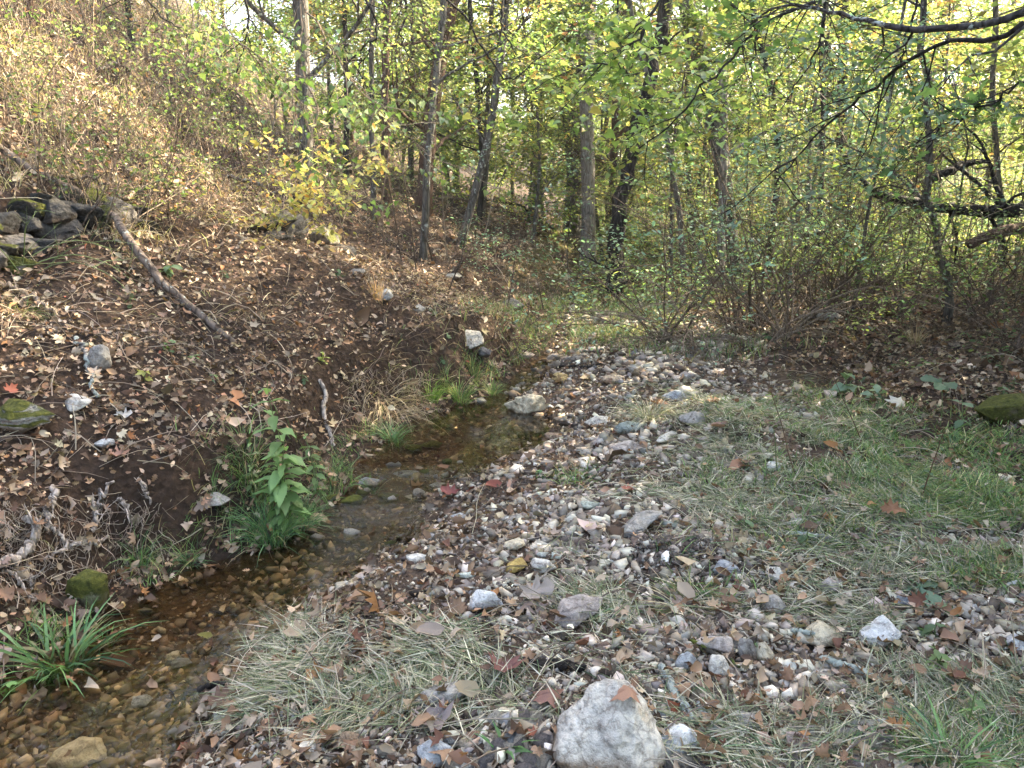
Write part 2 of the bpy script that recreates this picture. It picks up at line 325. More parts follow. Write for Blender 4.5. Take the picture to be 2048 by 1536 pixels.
def water():
    m, t, N, out = nt('creek_water'); L = t.links.new
    tc = N('TexCoord'); mp = N('Mapping'); mp.inputs[3].default_value = (1, .75, 1); mp.inputs[2].default_value = (0, 0, -.5); L(tc.outputs['Object'], mp.inputs[0])
    n = N('TexNoise', Scale=7.0, Detail=3.0, Roughness=.5); n2 = N('TexNoise', Scale=30.0, Detail=3.0, Distortion=.8)
    L(mp.outputs[0], n.inputs[0]); L(mp.outputs[0], n2.inputs[0])
    a = N('Attribute', _attribute_name='col'); sx = N('SeparateColor'); L(a.outputs['Color'], sx.inputs[0])   # red channel: how ruffled the water is
    b1 = N('Bump', Strength=.3, Distance=.02); L(n.outputs[0], b1.inputs['Height'])
    b2 = N('Bump', Distance=.012); L(sx.outputs[0], b2.inputs['Strength']); L(n2.outputs[0], b2.inputs['Height']); L(b1.outputs[0], b2.inputs['Normal'])
    g = N('BsdfGlossy', Roughness=.02); g.inputs[0].default_value = (1, 1, 1, 1); L(b2.outputs[0], g.inputs['Normal'])
    tr = N('BsdfTransparent'); tr.inputs[0].default_value = (.80, .73, .60, 1)
    f = N('Fresnel', IOR=1.36); L(b2.outputs[0], f.inputs['Normal'])
    ms = N('MixShader'); L(f.outputs[0], ms.inputs[0]); L(tr.outputs[0], ms.inputs[1]); L(g.outputs[0], ms.inputs[2]); L(ms.outputs[0], out.inputs[0]); return m
M['water'] = water()

# ------------------------------------------------------------------ ground
def axis(core0, core1, step, lo, hi, g=1.09):
    a = list(np.arange(core0, core1, step)); d = step; x = a[-1]
    while x < hi: d *= g; x += d; a.append(x)
    d = step; x = a[0]; b = []
    while x > lo: d *= g; x -= d; b.append(x)
    return np.array(b[::-1]+a)
gx = axis(-4.2, 3.6, .042, -75, 75, 1.07); gy = axis(1.0, 8.5, .042, -8, 125, 1.05)
X, Y = np.meshgrid(gx, gy); Z = H(X, Y)
nx, ny = len(gx), len(gy); i = (np.arange(ny-1)[:, None]*nx+np.arange(nx-1)[None]).ravel()
gf = np.concatenate([np.stack([i, i+1, i+nx+1], 1), np.stack([i, i+nx+1, i+nx], 1)])
xl, xr = edges(Y); s_ = xl-X; u_ = X-xr
cs = np.zeros(X.shape+(3,)); cs[:] = (.05, .036, .027)
wet = ((s_ < .03) & (u_ < .03) & (Y < 7.8)); cs[wet] = (.075, .048, .022)
gb = (u_ > 0)*(1-sstep(u_, 1.6, 2.6))*(1-sstep(Y, 8, 11)); cs = cs*(1-gb[..., None])+np.array([.10, .076, .060])*gb[..., None]
fg = sstep(Y, 9, 15)*(X > edges(Y)[0]-1); cs = cs*(1-fg[..., None])+np.array([.10, .095, .035])*fg[..., None]
cs = cs*(1+.5*fbm(X*1.7, Y*1.7, 3))[..., None]
link('ground', mesh('ground', np.stack([X, Y, Z], -1).reshape(-1, 3), gf, np.clip(cs, .01, 1).reshape(-1, 3), M['soil'], True), kind='structure', label='brown forest floor with a rising bank and gravel bar')
# creek water: a strip following the pools and riffles
wy = np.arange(-.5, 7.5, .05); wu = np.linspace(0, 1, 26)
WL, WR = edges(wy); WL = WL-.2; WR = WR+.2
WX = WL[:, None]+(WR-WL)[:, None]*wu[None]; WY = np.repeat(wy[:, None], 26, 1)
rif = np.interp(wy, [0, 1.9, 2.4, 3.2, 3.5, 4.0, 4.3, 4.6, 6.0, 6.4, 9], [.35, .30, .12, .25, .9, 1, .8, .03, .05, .7, .9])
WZ = zwater(WY)+rif[:, None]*.012*fbm(WX*9, WY*9, 2)
i = (np.arange(len(wy)-1)[:, None]*26+np.arange(25)[None]).ravel()
wf = np.concatenate([np.stack([i, i+1, i+27], 1), np.stack([i, i+27, i+26], 1)])
link('creek_water', mesh('creek_water', np.stack([WX, WY, WZ], -1).reshape(-1, 3), wf, np.repeat(np.stack([rif]*3, 1), 26, 0), M['water'], True), kind='structure', label='shallow clear creek water over brown gravel')
# ------------------------------------------------------------------ stones
import bmesh
def ico(sub):
    b = bmesh.new(); bmesh.ops.create_icosphere(b, subdivisions=sub, radius=1); v = np.array([p.co[:] for p in b.verts]); f = np.array([[q.index for q in g.verts] for g in b.faces]); b.free(); return v, f
_ICO = {k: ico(k) for k in (1, 2, 3, 4, 5)}
def hull(seed, n=9, size=(1, 1, 1), pts=None):
    r = np.random.default_rng(seed); p = unit(r.normal(0, 1, (n, 3)))*r.uniform(.8, 1.15, (n, 1)); b = bmesh.new()
    if pts is not None: p = np.array(pts, float)
    else: p = np.concatenate([p, A([.8, 0, 0], [-.8, 0, 0], [0, .8, 0], [0, -.8, 0], [0, 0, .7], [0, 0, -.7])]) if n > 9 else p
    for q in p: b.verts.new(q)
    g = bmesh.ops.convex_hull(b, input=b.verts); bmesh.ops.delete(b, geom=[v for v in b.verts if not v.link_faces], context='VERTS'); b.verts.index_update()
    v = np.array([q.co[:] for q in b.verts]); f = np.array([[q.index for q in h.verts] for h in b.faces]); b.free(); return v*np.array(size), f
def rockshape(seed, sub, size=(1, 1, 1), planes=11, noise=.05, strata=0, box=0, pts=None):
    r = np.random.default_rng(seed); d, f = _ICO[sub]
    if box: n = r.normal(0, 1, (planes, 3)); ax = np.concatenate([np.eye(3), -np.eye(3)])+r.normal(0, .07, (6, 3)); n = unit(np.concatenate([n, ax])); o = np.concatenate([r.uniform(.86, 1.15, planes), r.uniform(.68, .8, 6)])
    else:
        hv, hf = hull(seed, planes, (1, 1, 1), pts); a, b, c = hv[hf[:, 0]], hv[hf[:, 1]], hv[hf[:, 2]]; n = unit(np.cross(b-a, c-a)); o = np.sum(n*a, 1); k = np.sign(o); n = n*k[:, None]; o = np.maximum(o*k, .3)
    q = d@n.T; rr = np.min(np.where(q > .05, o/np.maximum(q, .05), 9), 1); rr = np.minimum(rr, 1.6)
    v = d*rr[:, None]*np.array(size)
    if noise:
        k = r.uniform(0, 50); mn = np.mean(size); w = v/mn
        for sc, am in ((1.3, 1.0), (3.5, .6), (9, .35), (20, .2)):
            v = v+d*mn*(noise*am*2*(vnoise(w[:, 0]*sc+k, w[:, 1]*sc)+vnoise(w[:, 1]*sc+k, w[:, 2]*sc+7)+vnoise(w[:, 2]*sc, w[:, 0]*sc+k))[:, None])
    if strata: v[:, :2] *= (1+.05*np.tanh(3*np.sin(v[:, 2:3]/size[2]*strata+2.5*vnoise(w[:, 0]*2, w[:, 1]*2)[:, None])))
    return v, f
LM = []     # landmarks used in labels
def rock(px, py, w, label, color, h=.5, dep=.8, rotz=0, tilt=(0, 0), mat='rock', seed=0, sink=.25, sub=4, planes=13, noise=.03, name='rock', strata=0, P=None, mark=None, pts=None):
    """w = width in metres; the stone is bedded in the ground where the view through that point meets it"""
    P = hit(px, py) if P is None else np.asarray(P, float)
    v, f = rockshape(seed*7+int(px), sub+1 if w > .22 and sub < 5 else sub, (w/2, w*dep/2, w*h/2), planes, noise, strata, 0, pts)
    o = link(name, mesh(name, v, f, None, M[mat], False), loc=(P[0], P[1], P[2]+w*h/2*(1-2*sink)), rot=(tilt[0], tilt[1], rotz), label=label, cat='stone', color=color)
    if mark: LM.append((P[0], P[1], mark))
    return o
def pw(px, py, wpx):     # width in metres of something wpx wide there
    P = hit(px, py); return wpx*pxof(P)[2][0]/FPX
WHITE = (.64, .61, .56); GREY = (.27, .26, .245); LILAC = (.33, .295, .275); CREAM = (.46, .41, .31); YEL = (.40, .30, .11); PALE = (.48, .46, .42); DGREY = (.15, .15, .16); BLUE = (.33, .35, .37)
heroes = [
 (1212, 1490, 225, 'large white weathered boulder with a maple leaf lying on it', (.50, .475, .43), dict(h=.78, dep=.85, sub=5, seed=3, sink=.2, noise=.055, pts=[(-1, -.1, -.9), (-.85, .6, -.5), (-.9, -.6, -.35), (-.55, -.8, -.9), (.6, -.85, -.9), (.95, -.3, -.5), (1, .4, -.8), (.3, 1, -.9), (.25, .35, .75), (-.05, .1, .95), (.12, -.05, .9), (.55, .1, .35), (-.45, -.15, .35), (-.3, .7, .1), (.1, -.7, .1), (.7, -.5, -.1), (-.75, .1, .05)], mark='the white boulder')),
 (1345, 1495, 85, 'pale cracked stone standing beside the large white boulder', WHITE, dict(h=.75, seed=2)),
 (868, 1520, 68, 'blue-white stone half buried in brown leaves at the bottom edge', BLUE, dict(h=.6, seed=5)),
 (970, 1222, 70, 'angular cream stone with a dark wet underside on the gravel', WHITE, dict(h=.75, seed=6, planes=9, mark='the angular cream stone')),
 (1145, 1240, 108, 'rounded lilac-grey stone with a flat sloping top on the gravel', LILAC, dict(h=.5, dep=.6, rotz=.6, tilt=(0, -.25), seed=8, mark='the lilac-grey stone')),
 (1272, 1062, 130, 'long grey slab lying tilted above the heap of dug earth', GREY, dict(h=.28, dep=.42, rotz=.55, tilt=(-.2, -.3), seed=9, mark='the long grey slab')),
 (1034, 1140, 50, 'ochre yellow stone leaning against a white one', YEL, dict(h=.7, rotz=.9, seed=10, mark='the ochre yellow stone')),
 (1083, 1140, 55, 'white stone with grey spots leaning on the ochre stone', PALE, dict(h=.55, rotz=-.6, seed=11)),
 (940, 1152, 46, 'flat narrow pale green slab on dark gravel', (.40, .43, .38), dict(h=.22, dep=.4, rotz=.2, seed=12)),
 (836, 1123, 48, 'smooth cream stone near the edge of the creek', PALE, dict(h=.5, dep=.6, seed=13, mark='the smooth cream stone')),
 (1105, 1115, 60, 'pale grey-green splinter of stone behind the ochre stone', (.38, .41, .38), dict(h=.25, dep=.35, rotz=-.2, seed=14)),
 (1030, 1098, 42, 'brownish broken stone behind the ochre stone', CREAM, dict(h=.6, seed=15)),
 (890, 1395, 125, 'flat grey lichen-spotted slab surrounded by straw', GREY, dict(h=.3, dep=.55, rotz=.4, seed=16, mark='the lichen-spotted slab')),
 (1755, 1280, 85, 'chalky white stone with horizontal cracks in the cut grass', WHITE, dict(h=.65, strata=14, seed=17, mark='the chalky cracked stone')),
 (1645, 1280, 82, 'sandy cream stone beside the chalky cracked stone', CREAM, dict(h=.5, seed=18)),
 (1434, 1310, 75, 'pinkish-white stone with a flat face turned to the front', (.44, .39, .36), dict(h=.65, seed=19, planes=9, mark='the pinkish-white stone')),
 (1492, 1318, 42, 'upright dark grey stone next to the pinkish-white stone', GREY, dict(h=1.2, seed=20)),
 (1524, 1318, 40, 'upright cream stone next to the dark upright stone', CREAM, dict(h=1.1, seed=21)),
 (1548, 1222, 52, 'rounded grey stone with pale veins in loose soil', GREY, dict(h=.7, seed=22, mark='the veined grey stone')),
 (1655, 1180, 42, 'brownish-pink stone in loose soil beyond the veined grey stone', LILAC, dict(h=.8, seed=23)),
 (1548, 1158, 52, 'pale block with a sloping top in the gravel', PALE, dict(h=.5, rotz=.5, seed=24)),
 (1450, 1150, 52, 'blue-grey stone beside the heap of dug earth', (.25, .26, .28), dict(h=.6, seed=25)),
 (1590, 1505, 60, 'pinkish angular stone at the bottom of the bank of straw', (.42, .33, .29), dict(h=.8, seed=26, planes=8)),
 (1490, 1455, 60, 'dark grey stone below a pale one near the bottom edge', GREY, dict(h=.6, seed=27)),
 (1436, 1350, 45, 'cream pointed stone standing in the gravel', PALE, dict(h=1.1, seed=28)),
 (1372, 1340, 38, 'blue-grey upright stone beside the lichen-covered sticks', BLUE, dict(h=1.1, seed=29)),
 (1815, 1210, 58, 'slate-blue stone under the broad-leaved oak seedling', (.20, .22, .25), dict(h=.35, dep=.5, seed=30)),
 (2035, 1300, 45, 'white stone at the edge of the green grass', WHITE, dict(h=.8, seed=31)),
 (160, 1528, 120, 'cream and yellow wet boulder sitting in the creek corner', CREAM, dict(h=.45, dep=.6, sink=.3, seed=32, mark='the cream creek boulder')),
 (285, 1412, 40, 'small grey triangular stone rising out of the water', BLUE, dict(h=.6, seed=33, sink=.1)),
 (347, 1322, 28, 'small cream stone rising out of the water beside a dark one', CREAM, dict(h=.7, seed=34, sink=.0)),
 (365, 1335, 42, 'dark wet stone in the middle of the near water', DGREY, dict(h=.4, seed=35, sink=.0, mat='rock_wet')),
 (1052, 822, 70, 'knobbly cream and brown rock damming the end of the pool', CREAM, dict(h=.65, seed=36, noise=.12, mark='the pool-end rock')),
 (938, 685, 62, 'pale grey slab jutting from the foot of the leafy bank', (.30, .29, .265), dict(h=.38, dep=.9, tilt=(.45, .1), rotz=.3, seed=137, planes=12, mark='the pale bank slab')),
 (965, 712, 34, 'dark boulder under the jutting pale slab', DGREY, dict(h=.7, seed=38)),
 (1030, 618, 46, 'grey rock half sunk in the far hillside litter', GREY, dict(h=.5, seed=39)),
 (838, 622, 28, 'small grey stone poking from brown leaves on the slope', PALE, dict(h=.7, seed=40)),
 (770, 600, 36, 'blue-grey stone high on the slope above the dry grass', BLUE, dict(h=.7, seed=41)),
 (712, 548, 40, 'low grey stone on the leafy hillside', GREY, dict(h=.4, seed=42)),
 (905, 555, 40, 'flat pale stone on the hillside beneath the leaning trunk', PALE, dict(h=.25, seed=43)),
 (45, 845, 150, 'grey ledge block with moss jutting from the bank', (.34, .34, .33), dict(h=.42, dep=.7, mat='rock_moss', strata=11, seed=44, mark='the mossy ledge block')),
 (150, 812, 90, 'pale slanting slab beside the mossy ledge block', PALE, dict(h=.3, dep=.5, rotz=-.7, tilt=(.3, .1), seed=45)),
 (198, 745, 52, 'dark cleft stone standing in the leaves of the bank', GREY, dict(h=1.3, dep=.6, seed=46)),
 (210, 890, 42, 'blue-white fragment of stone lying in brown leaves', BLUE, dict(h=.4, seed=47)),
 (425, 1005, 70, 'grey stone between the bank and the green clumps', GREY, dict(h=.3, seed=48)),
 (702, 1008, 45, 'round moss-covered stone at the lip of the small fall', (.2, .2, .15), dict(h=.6, mat='rock_mossier', seed=49, sink=.3)),
 (660, 1000, 30, 'small mossy stone on the bank side of the small fall', (.2, .2, .15), dict(h=.6, mat='rock_mossier', seed=50)),
 (776, 1003, 38, 'mossy green hump of stone in the middle of the small fall', (.2, .2, .15), dict(h=.7, mat='rock_mossier', seed=51)),
 (828, 905, 36, 'dark mossy stone rising out of the pool', (.18, .18, .14), dict(h=.4, mat='rock_mossier', seed=52, sink=.0)),
 (862, 896, 40, 'flat mossy stone at the side of the pool', (.18, .18, .14), dict(h=.3, mat='rock_mossier', seed=53, sink=.0)),
 (875, 975, 34, 'smooth lavender stone under the pool outlet', BLUE, dict(h=.5, seed=54)),
 (825, 998, 30, 'pale flat stone between two small falls', PALE, dict(h=.3, seed=55)),
 (735, 968, 55, 'dark flat rock shelf wet by the small fall', DGREY, dict(h=.3, mat='rock_wet', seed=56)),
 (905, 955, 50, 'dark wet rock holding back the pool', DGREY, dict(h=.3, mat='rock_wet', seed=57)),
 (810, 950, 50, 'long wet ledge stone under the pool water', DGREY, dict(h=.25, mat='rock_wet', seed=58)),
 (182, 1215, 80, 'tall block of stone thick with moss at the creek edge', (.16, .16, .12), dict(h=1.3, dep=.7, mat='rock_mossier', seed=59, sink=.2, mark='the tall mossy block')),
 (1262, 862, 62, 'greenish-grey slab beside the pale dried grass tuft', (.24, .27, .25), dict(h=.4, dep=.6, seed=60, mark='the greenish-grey slab')),
 (1350, 805, 50, 'bluish-white stone by the low dried tuft', BLUE, dict(h=.7, seed=61)),
 (1385, 848, 52, 'dark grey stone on top of the gravel bank', GREY, dict(h=.6, seed=62, mark='the dark bank-top stone')),
 (1248, 905, 52, 'pinkish-brown rounded stone on the gravel bank', LILAC, dict(h=.6, seed=63)),
 (1195, 850, 60, 'flat whitish stone on the slope of the gravel bank', PALE, dict(h=.35, seed=64)),
 (1330, 880, 62, 'long pale stone lying across the gravel bank', PALE, dict(h=.3, dep=.4, rotz=.8, seed=65)),
 (1112, 880, 42, 'brown stone at the corner of the pool', (.25, .18, .13), dict(h=.5, seed=66)),
 (1225, 765, 45, 'sandy brown stone half way up the far gravel', (.36, .29, .22), dict(h=.5, seed=67)),
 (1120, 765, 34, 'ochre stone in the far riffle', (.33, .25, .12), dict(h=.7, seed=68)),
 (1055, 715, 34, 'pinkish pale stone at the head of the riffle', (.42, .35, .31), dict(h=.5, seed=69)),
 (1545, 940, 34, 'white lump of stone at the edge of the flattened grass', WHITE, dict(h=.6, seed=70)),
 (1180, 1015, 36, 'pale green stone on the gravel flat', (.38, .41, .35), dict(h=.5, seed=71)),
 (2025, 838, 120, 'moss-covered stump-like boulder at the edge of the grass', (.10, .085, .06), dict(h=.55, mat='rock_mossier', seed=72, mark='the mossy grass boulder')),
 (1660, 640, 60, 'low grey stone in the leaf litter behind the bush', GREY, dict(h=.35, seed=73)),
 (920, 1035, 30, 'bluish flat chip of stone close to the creek', BLUE, dict(h=.3, seed=74)),
 (1590, 1055, 44, 'grey stone sunk in the flattened grass', GREY, dict(h=.5, seed=75)),
 (620, 1500, 50, 'small white stone among dark wet leaves at the bottom', PALE, dict(h=.4, seed=76)),
 (700, 1492, 60, 'rusty brown stone among leaves at the bottom edge', (.3, .22, .15), dict(h=.6, seed=77)),
]
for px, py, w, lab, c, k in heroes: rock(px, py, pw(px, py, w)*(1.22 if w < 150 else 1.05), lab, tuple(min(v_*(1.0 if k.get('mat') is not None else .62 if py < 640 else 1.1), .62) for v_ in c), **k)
# rock ledge on the hillside: blocks of layered limestone, each a part, and the smaller outcrops in line with it
def ledge(y0, y1, n, rows, label, hgt, seed, ds=0.0):
    """blocks stand along the step in the hillside, following its contour"""
    r = np.random.default_rng(seed); ys = np.linspace(y0, y1, n); xs = edges(ys)[0]-2.20-ds
    ob = A(xs[0], y0, 0); ob[2] = float(H(xs[0]+.25, y0)); root = link('rock_ledge', None, loc=ob, label=label, cat='rock ledge'); LM.append(((xs[0]+xs[-1])/2, (y0+y1)/2, 'the mossy ledge' if rows == 3 else 'the short outcrop' if rows == 2 else 'the square outcrop'))
    for q in range(rows):
        for i in range(n):
            if i < n-1: w = math.hypot(xs[i+1]-xs[i], ys[i+1]-ys[i]); ang = math.atan2(ys[i+1]-ys[i], xs[i+1]-xs[i])
            k = r.uniform(.8, 1.35); bz = float(H(xs[i]+.22, ys[i]))-.03; off = r.uniform(-.05, .06)-(.03 if q == rows-1 else 0)+(.06 if q == 0 else 0)
            p = A(xs[i]+math.sin(ang)*off+w*.3*(q % 2), ys[i]-math.cos(ang)*off, bz+hgt*(q+.5)/rows)-ob
            v, f = rockshape(int(r.integers(1e6)), 5, (w*.95*k, .20*r.uniform(.8, 1.3), hgt/rows*1.0*r.uniform(.8, 1.5)), 9, .05, 4)
            link('ledge_block', mesh('ledge_block', v, f, None, M['rock_moss' if (q == rows-1 and r.random() < .5) or r.random() < .2 else 'rock'], False), parent=root, loc=p, rot=(r.normal(0, .06), r.normal(0, .06), ang+r.normal(0, .12)), color=(.055, .053, .05) if r.random() < .65 else (.13, .12, .11))
ledge(3.9, 5.8, 13, 3, 'long dark layered rock ledge with yellow moss jutting from the sunlit hillside', .30, 1, .06)
ledge(6.75, 7.0, 2, 2, 'short mossy rock outcrop beside the lower end of the fallen log', .2, 4)
ledge(7.6, 7.9, 2, 1, 'dark square rock outcrop on the hillside beyond the fallen log', .18, 5)

# gravel: sampled over the bar, the larger ones objects of their own
def bar(x, y):
    
    xl, xr = edges(y); u = x-xr
    g = sstep(u, -.15, .05)*(1-sstep(u, 1.5, 2.3))*(1-sstep(y, 8, 11))
    g = g*(1-.5*(1-sstep(u, .45, .95))*sstep(y, 2.0, 2.6)*(1-sstep(y, 4.3, 5)))*(.55+.75*np.clip(vnoise(x*3+40, y*3)+.4, 0, 1))
    lo = sstep(u, 1.0, 1.6)*(1-sstep(x, 1.9, 2.9)*.75)*(1-sstep(y, 3.4, 4.4))*.8
    cr = ((x > xl) & (u < 0))*.35
    return np.clip(g+lo+cr, 0, 1)
def sample(n, x0, x1, y0, y1, dens, rng, bias=1.0):
    """points over a rectangle, more of them close to the viewer, thinned by a density function"""
    out = []
    tot = 0
    for _ in range(60):
        y = y0*(y1/y0)**rng.random(n) if bias else rng.uniform(y0, y1, n)
        x = rng.uniform(-1, 1, n)*(y*.74+1.3); x = x+0*y
        k = (x > x0) & (x < x1) & (rng.random(n) < dens(x, y))
        out.append(np.c_[x, y][k]); tot += k.sum()
        if tot >= n: break
    return np.concatenate(out)[:n]
GPAL = [(.43, .39, .34, 4), (.33, .30, .265, 4), (.22, .195, .17, 3), (.11, .092, .08, 3), (.58, .54, .48, 2.4), (.33, .28, .22, .8), (.27, .27, .265, .8), (.17, .125, .095, 1.0)]
rg = np.random.default_rng(11)
G = sample(42000, -4, 5, 1.55, 11, bar, rg); gs = np.minimum(.0105*np.exp(1.1*vnoise(G[:, 0]*1.8+9, G[:, 1]*1.8))*np.exp(rg.normal(0, .6, len(G)))*(.75+.16*G[:, 1]), .10)
ridge = np.exp(-((G[:, 0]-1.2)/.6)**2)*sstep(G[:, 1], 3.6, 4.6); gs *= 1+.15*ridge
gz = H(G[:, 0], G[:, 1]); gp = np.c_[G, gz]; pxx, pyy, zc = pxof(gp); app = gs/zc
hp = np.array([hit(h[0], h[1])[:2] for h in heroes]); hw = np.array([pw(h[0], h[1], h[2]) for h in heroes])
gs = np.minimum(gs, .022+.009*G[:, 1]); app = gs/zc
free = np.ones(len(G), bool)
for q in range(len(hp)): free &= ~((np.hypot(G[:, 0]-hp[q, 0], G[:, 1]-hp[q, 1]) < hw[q]*.5) & (gs > .008))
G, gs, gp, app = G[free], gs[free], gp[free], app[free]; order = np.argsort(-app)
big, rest = order[:225], order[225:]
LM += [(.62, 2.84, 'the heap of dug earth')]
used = set()
def uniq(parts, w_, extra):
    """build a label that is not taken yet, adding true details one by one"""
    for k in range(len(extra)+1):
        l = ' '.join(parts+[w_]+extra[:k]) if k else ' '.join(parts+[w_])
        if l not in used and len(l.split()) <= 16: break
    else: l = ' '.join(parts+[w_])
    used.add(l); return l
def where(x, y):
    xl, xr = edges(y); best = min(LM, key=lambda l: (l[0]-x)**2+(l[1]-y)**2); d = math.hypot(best[0]-x, best[1]-y)
    if d < .55:
        rel = 'in front of' if best[1]-y > abs(best[0]-x) else 'behind' if y-best[1] > abs(best[0]-x) else ('on the creek side of' if (x < best[0]) == (best[0] > float(xr)) else 'on the grass side of')
        return rel+' '+best[2]
    u = x-float(xr); s = float(xl)-x
    if s > .3: return 'on the '+('lower' if s < 1.2 else 'upper')+' leafy bank '+('near the front' if y < 4 else 'beside the pool' if y < 6.5 else 'beyond the pool')
    if u < 0: return 'in the '+('near stretch of creek' if y < 3.3 else 'small falls' if y < 4.6 else 'pool' if y < 6.2 else 'far riffle')
    if y > 6.2: return 'on the far gravel past the pool'
    if y > 4.2: return 'on the gravel bank beside the pool' if u < .8 else 'along the top of the gravel bank'
    if y > 2.9: return 'on the gravel flat by the creek' if u < .8 else 'in loose soil at the middle of the gravel'
    return 'in the leafy gravel at the front' if x < .9 else 'in the straw at the front corner'
shapes = [mesh('stone', *hull(900+k, 12, (1, r_, h_)), None, M['rock']) for k, (r_, h_) in enumerate([(.8, .55), (.7, .4), (.9, .7), (.6, .5), (.75, .3), (.85, .6), (.65, .65), (.5, .35)])]
cname = [((.43, .39, .33), 'pale beige-grey'), ((.28, .25, .245), 'mid grey'), ((.17, .16, .165), 'dark grey'), ((.58, .55, .50), 'whitish'), ((.36, .31, .24), 'tan'), ((.26, .28, .30), 'bluish'), ((.22, .165, .135), 'reddish-brown')]
kind = ['rounded', 'flattish', 'chunky', 'narrow', 'slab-like', 'rounded', 'blocky', 'splinter-shaped']
for q in big:
    k = int(rg.integers(8)); c, cn = cname[int(rg.choice(7, p=[.27, .22, .13, .18, .08, .07, .05]))]; s = gs[q]; sz = 'small' if s < .035 else 'medium' if s < .055 else 'large'
    w_ = where(*G[q]); yw = rg.uniform(0, 6.28); lab = uniq([sz, cn, kind[k], 'stone'], w_, ['lying crosswise' if abs(math.cos(yw)) > .7 else 'pointing at the viewer', 'among pebbles'])
    o = link('stone', shapes[k], loc=gp[q]+A(0, 0, s*.18), rot=(rg.normal(0, .25), rg.normal(0, .25), yw), scl=s, label=lab, cat='stone', group='stones '+w_, color=tuple(np.clip(np.array(c)*rg.uniform(.8, 1.2), 0, 1)))
for q in range(26):      # stones that stand in the small falls and at the lip of the pool
    y_ = rg.uniform(3.55, 4.6) if q < 17 else rg.uniform(6.1, 7.2); a_, b_ = edges(y_); x_ = rg.uniform(float(a_), float(b_)); s = rg.uniform(.025, .06); k = int(rg.integers(8)); c, cn_ = [((.12, .115, .11), 'dark wet'), ((.30, .27, .22), 'brownish'), ((.45, .43, .39), 'pale'), ((.12, .13, .06), 'mossy')][int(rg.integers(4))]; w_ = where(x_, y_)
    v_, f_ = hull(950+q, 13, (1, .8, .55)); link('stone', mesh('stone', v_, f_, None, M['rock_wet' if cn_ == 'dark wet' else 'rock_mossier' if cn_ == 'mossy' else 'rock']), loc=(x_, y_, float(zwater(y_))-s*.1), rot=(0, 0, rg.uniform(0, 6)), scl=s, label=uniq([cn_, kind[k].replace('splinter-shaped', 'chunky'), 'stone breaking the water'], w_, ['close to the bank' if x_ < (a_+b_)/2 else 'close to the gravel', 'larger one' if s > .042 else 'smaller one']), cat='stone', group='stones standing in the creek', color=c)
def tmpl(n, sub, base):
    return [hull(base+k, 9, (1, np.random.default_rng(k).uniform(.5, .9), np.random.default_rng(k+5).uniform(.35, .7))) for k in range(n)]
def rot3(rng, n, flat=.35):
    yaw = rng.uniform(0, 6.283, n); x = np.stack([np.cos(yaw), np.sin(yaw), rng.normal(0, flat, n)], -1); nz = unit(np.stack([rng.normal(0, flat, n), rng.normal(0, flat, n), np.ones(n)], -1)); return x, nz
T = Tri(); tm = tmpl(8, 1, 300); w8 = rg.integers(0, 8, len(rest)); gc = pick(rg, GPAL, len(rest), .25)*np.array([1.03, .98, .88])
wetk = (G[rest, 0] < edges(G[rest, 1])[1]+.08) & (G[rest, 1] < 7.6); gc[wetk] *= np.array([.60, .51, .40])
for k in range(8):
    m_ = w8 == k; x, nz = rot3(rg, m_.sum()); inst(T, *tm[k], gp[rest][m_]+np.c_[np.zeros((m_.sum(), 2)), gs[rest][m_]*.1], x, nz, gs[rest][m_], gc[m_])
link('gravel', T.mesh('gravel', M['gravel']), kind='stuff', label='loose limestone gravel spread over the bar and creek bed')
# fine crumbs of soil and grit
T = Tri(); Pn = sample(19000, -3, 4, 1.5, 6.5, lambda x, y: bar(x, y)*.9+.2*(x > edges(y)[1]), rg)
Pz = np.c_[Pn, H(Pn[:, 0], Pn[:, 1])+.001]; v4 = unit(np.array([[1, 1, 1], [1, -1, -1], [-1, 1, -1], [-1, -1, 1.]])); f4 = np.array([[0, 1, 2], [0, 3, 1], [0, 2, 3], [1, 3, 2]])
x, nz = rot3(rg, len(Pz), .8); inst(T, v4, f4, Pz, x, nz, rg.uniform(.003, .009, len(Pz)), pick(rg, [(.13, .085, .06, 3), (.22, .17, .14, 2), (.34, .29, .25, 1), (.06, .04, .03, 2)], len(Pz)))
link('grit', T.mesh('grit', M['gravel']), kind='stuff', label='dark grit and crumbs of soil between the stones')
# heap of dug earth in clods
T = Tri(); a = rg.normal(0, 1, (2600, 2))*A(.17, .09)+A(.62, 2.84); z = H(a[:, 0], a[:, 1])+.0+.035*np.exp(-(((a[:, 0]-.62)/.16)**2+((a[:, 1]-2.84)/.10)**2)); w8 = rg.integers(0, 8, 2600)
for k in range(8):
    m_ = w8 == k; x, nz = rot3(rg, m_.sum(), .6); inst(T, *tm[k], np.c_[a, z][m_], x, nz, np.minimum(.006*np.exp(rg.normal(0, .6, m_.sum())), .03), pick(rg, [(.10, .078, .062, 3), (.16, .13, .105, 2.5), (.30, .27, .23, .5)], m_.sum()))
link('earth_heap', T.mesh('earth_heap', M['gravel']), kind='stuff', label='crumbly heap of dark dug earth in the gravel')

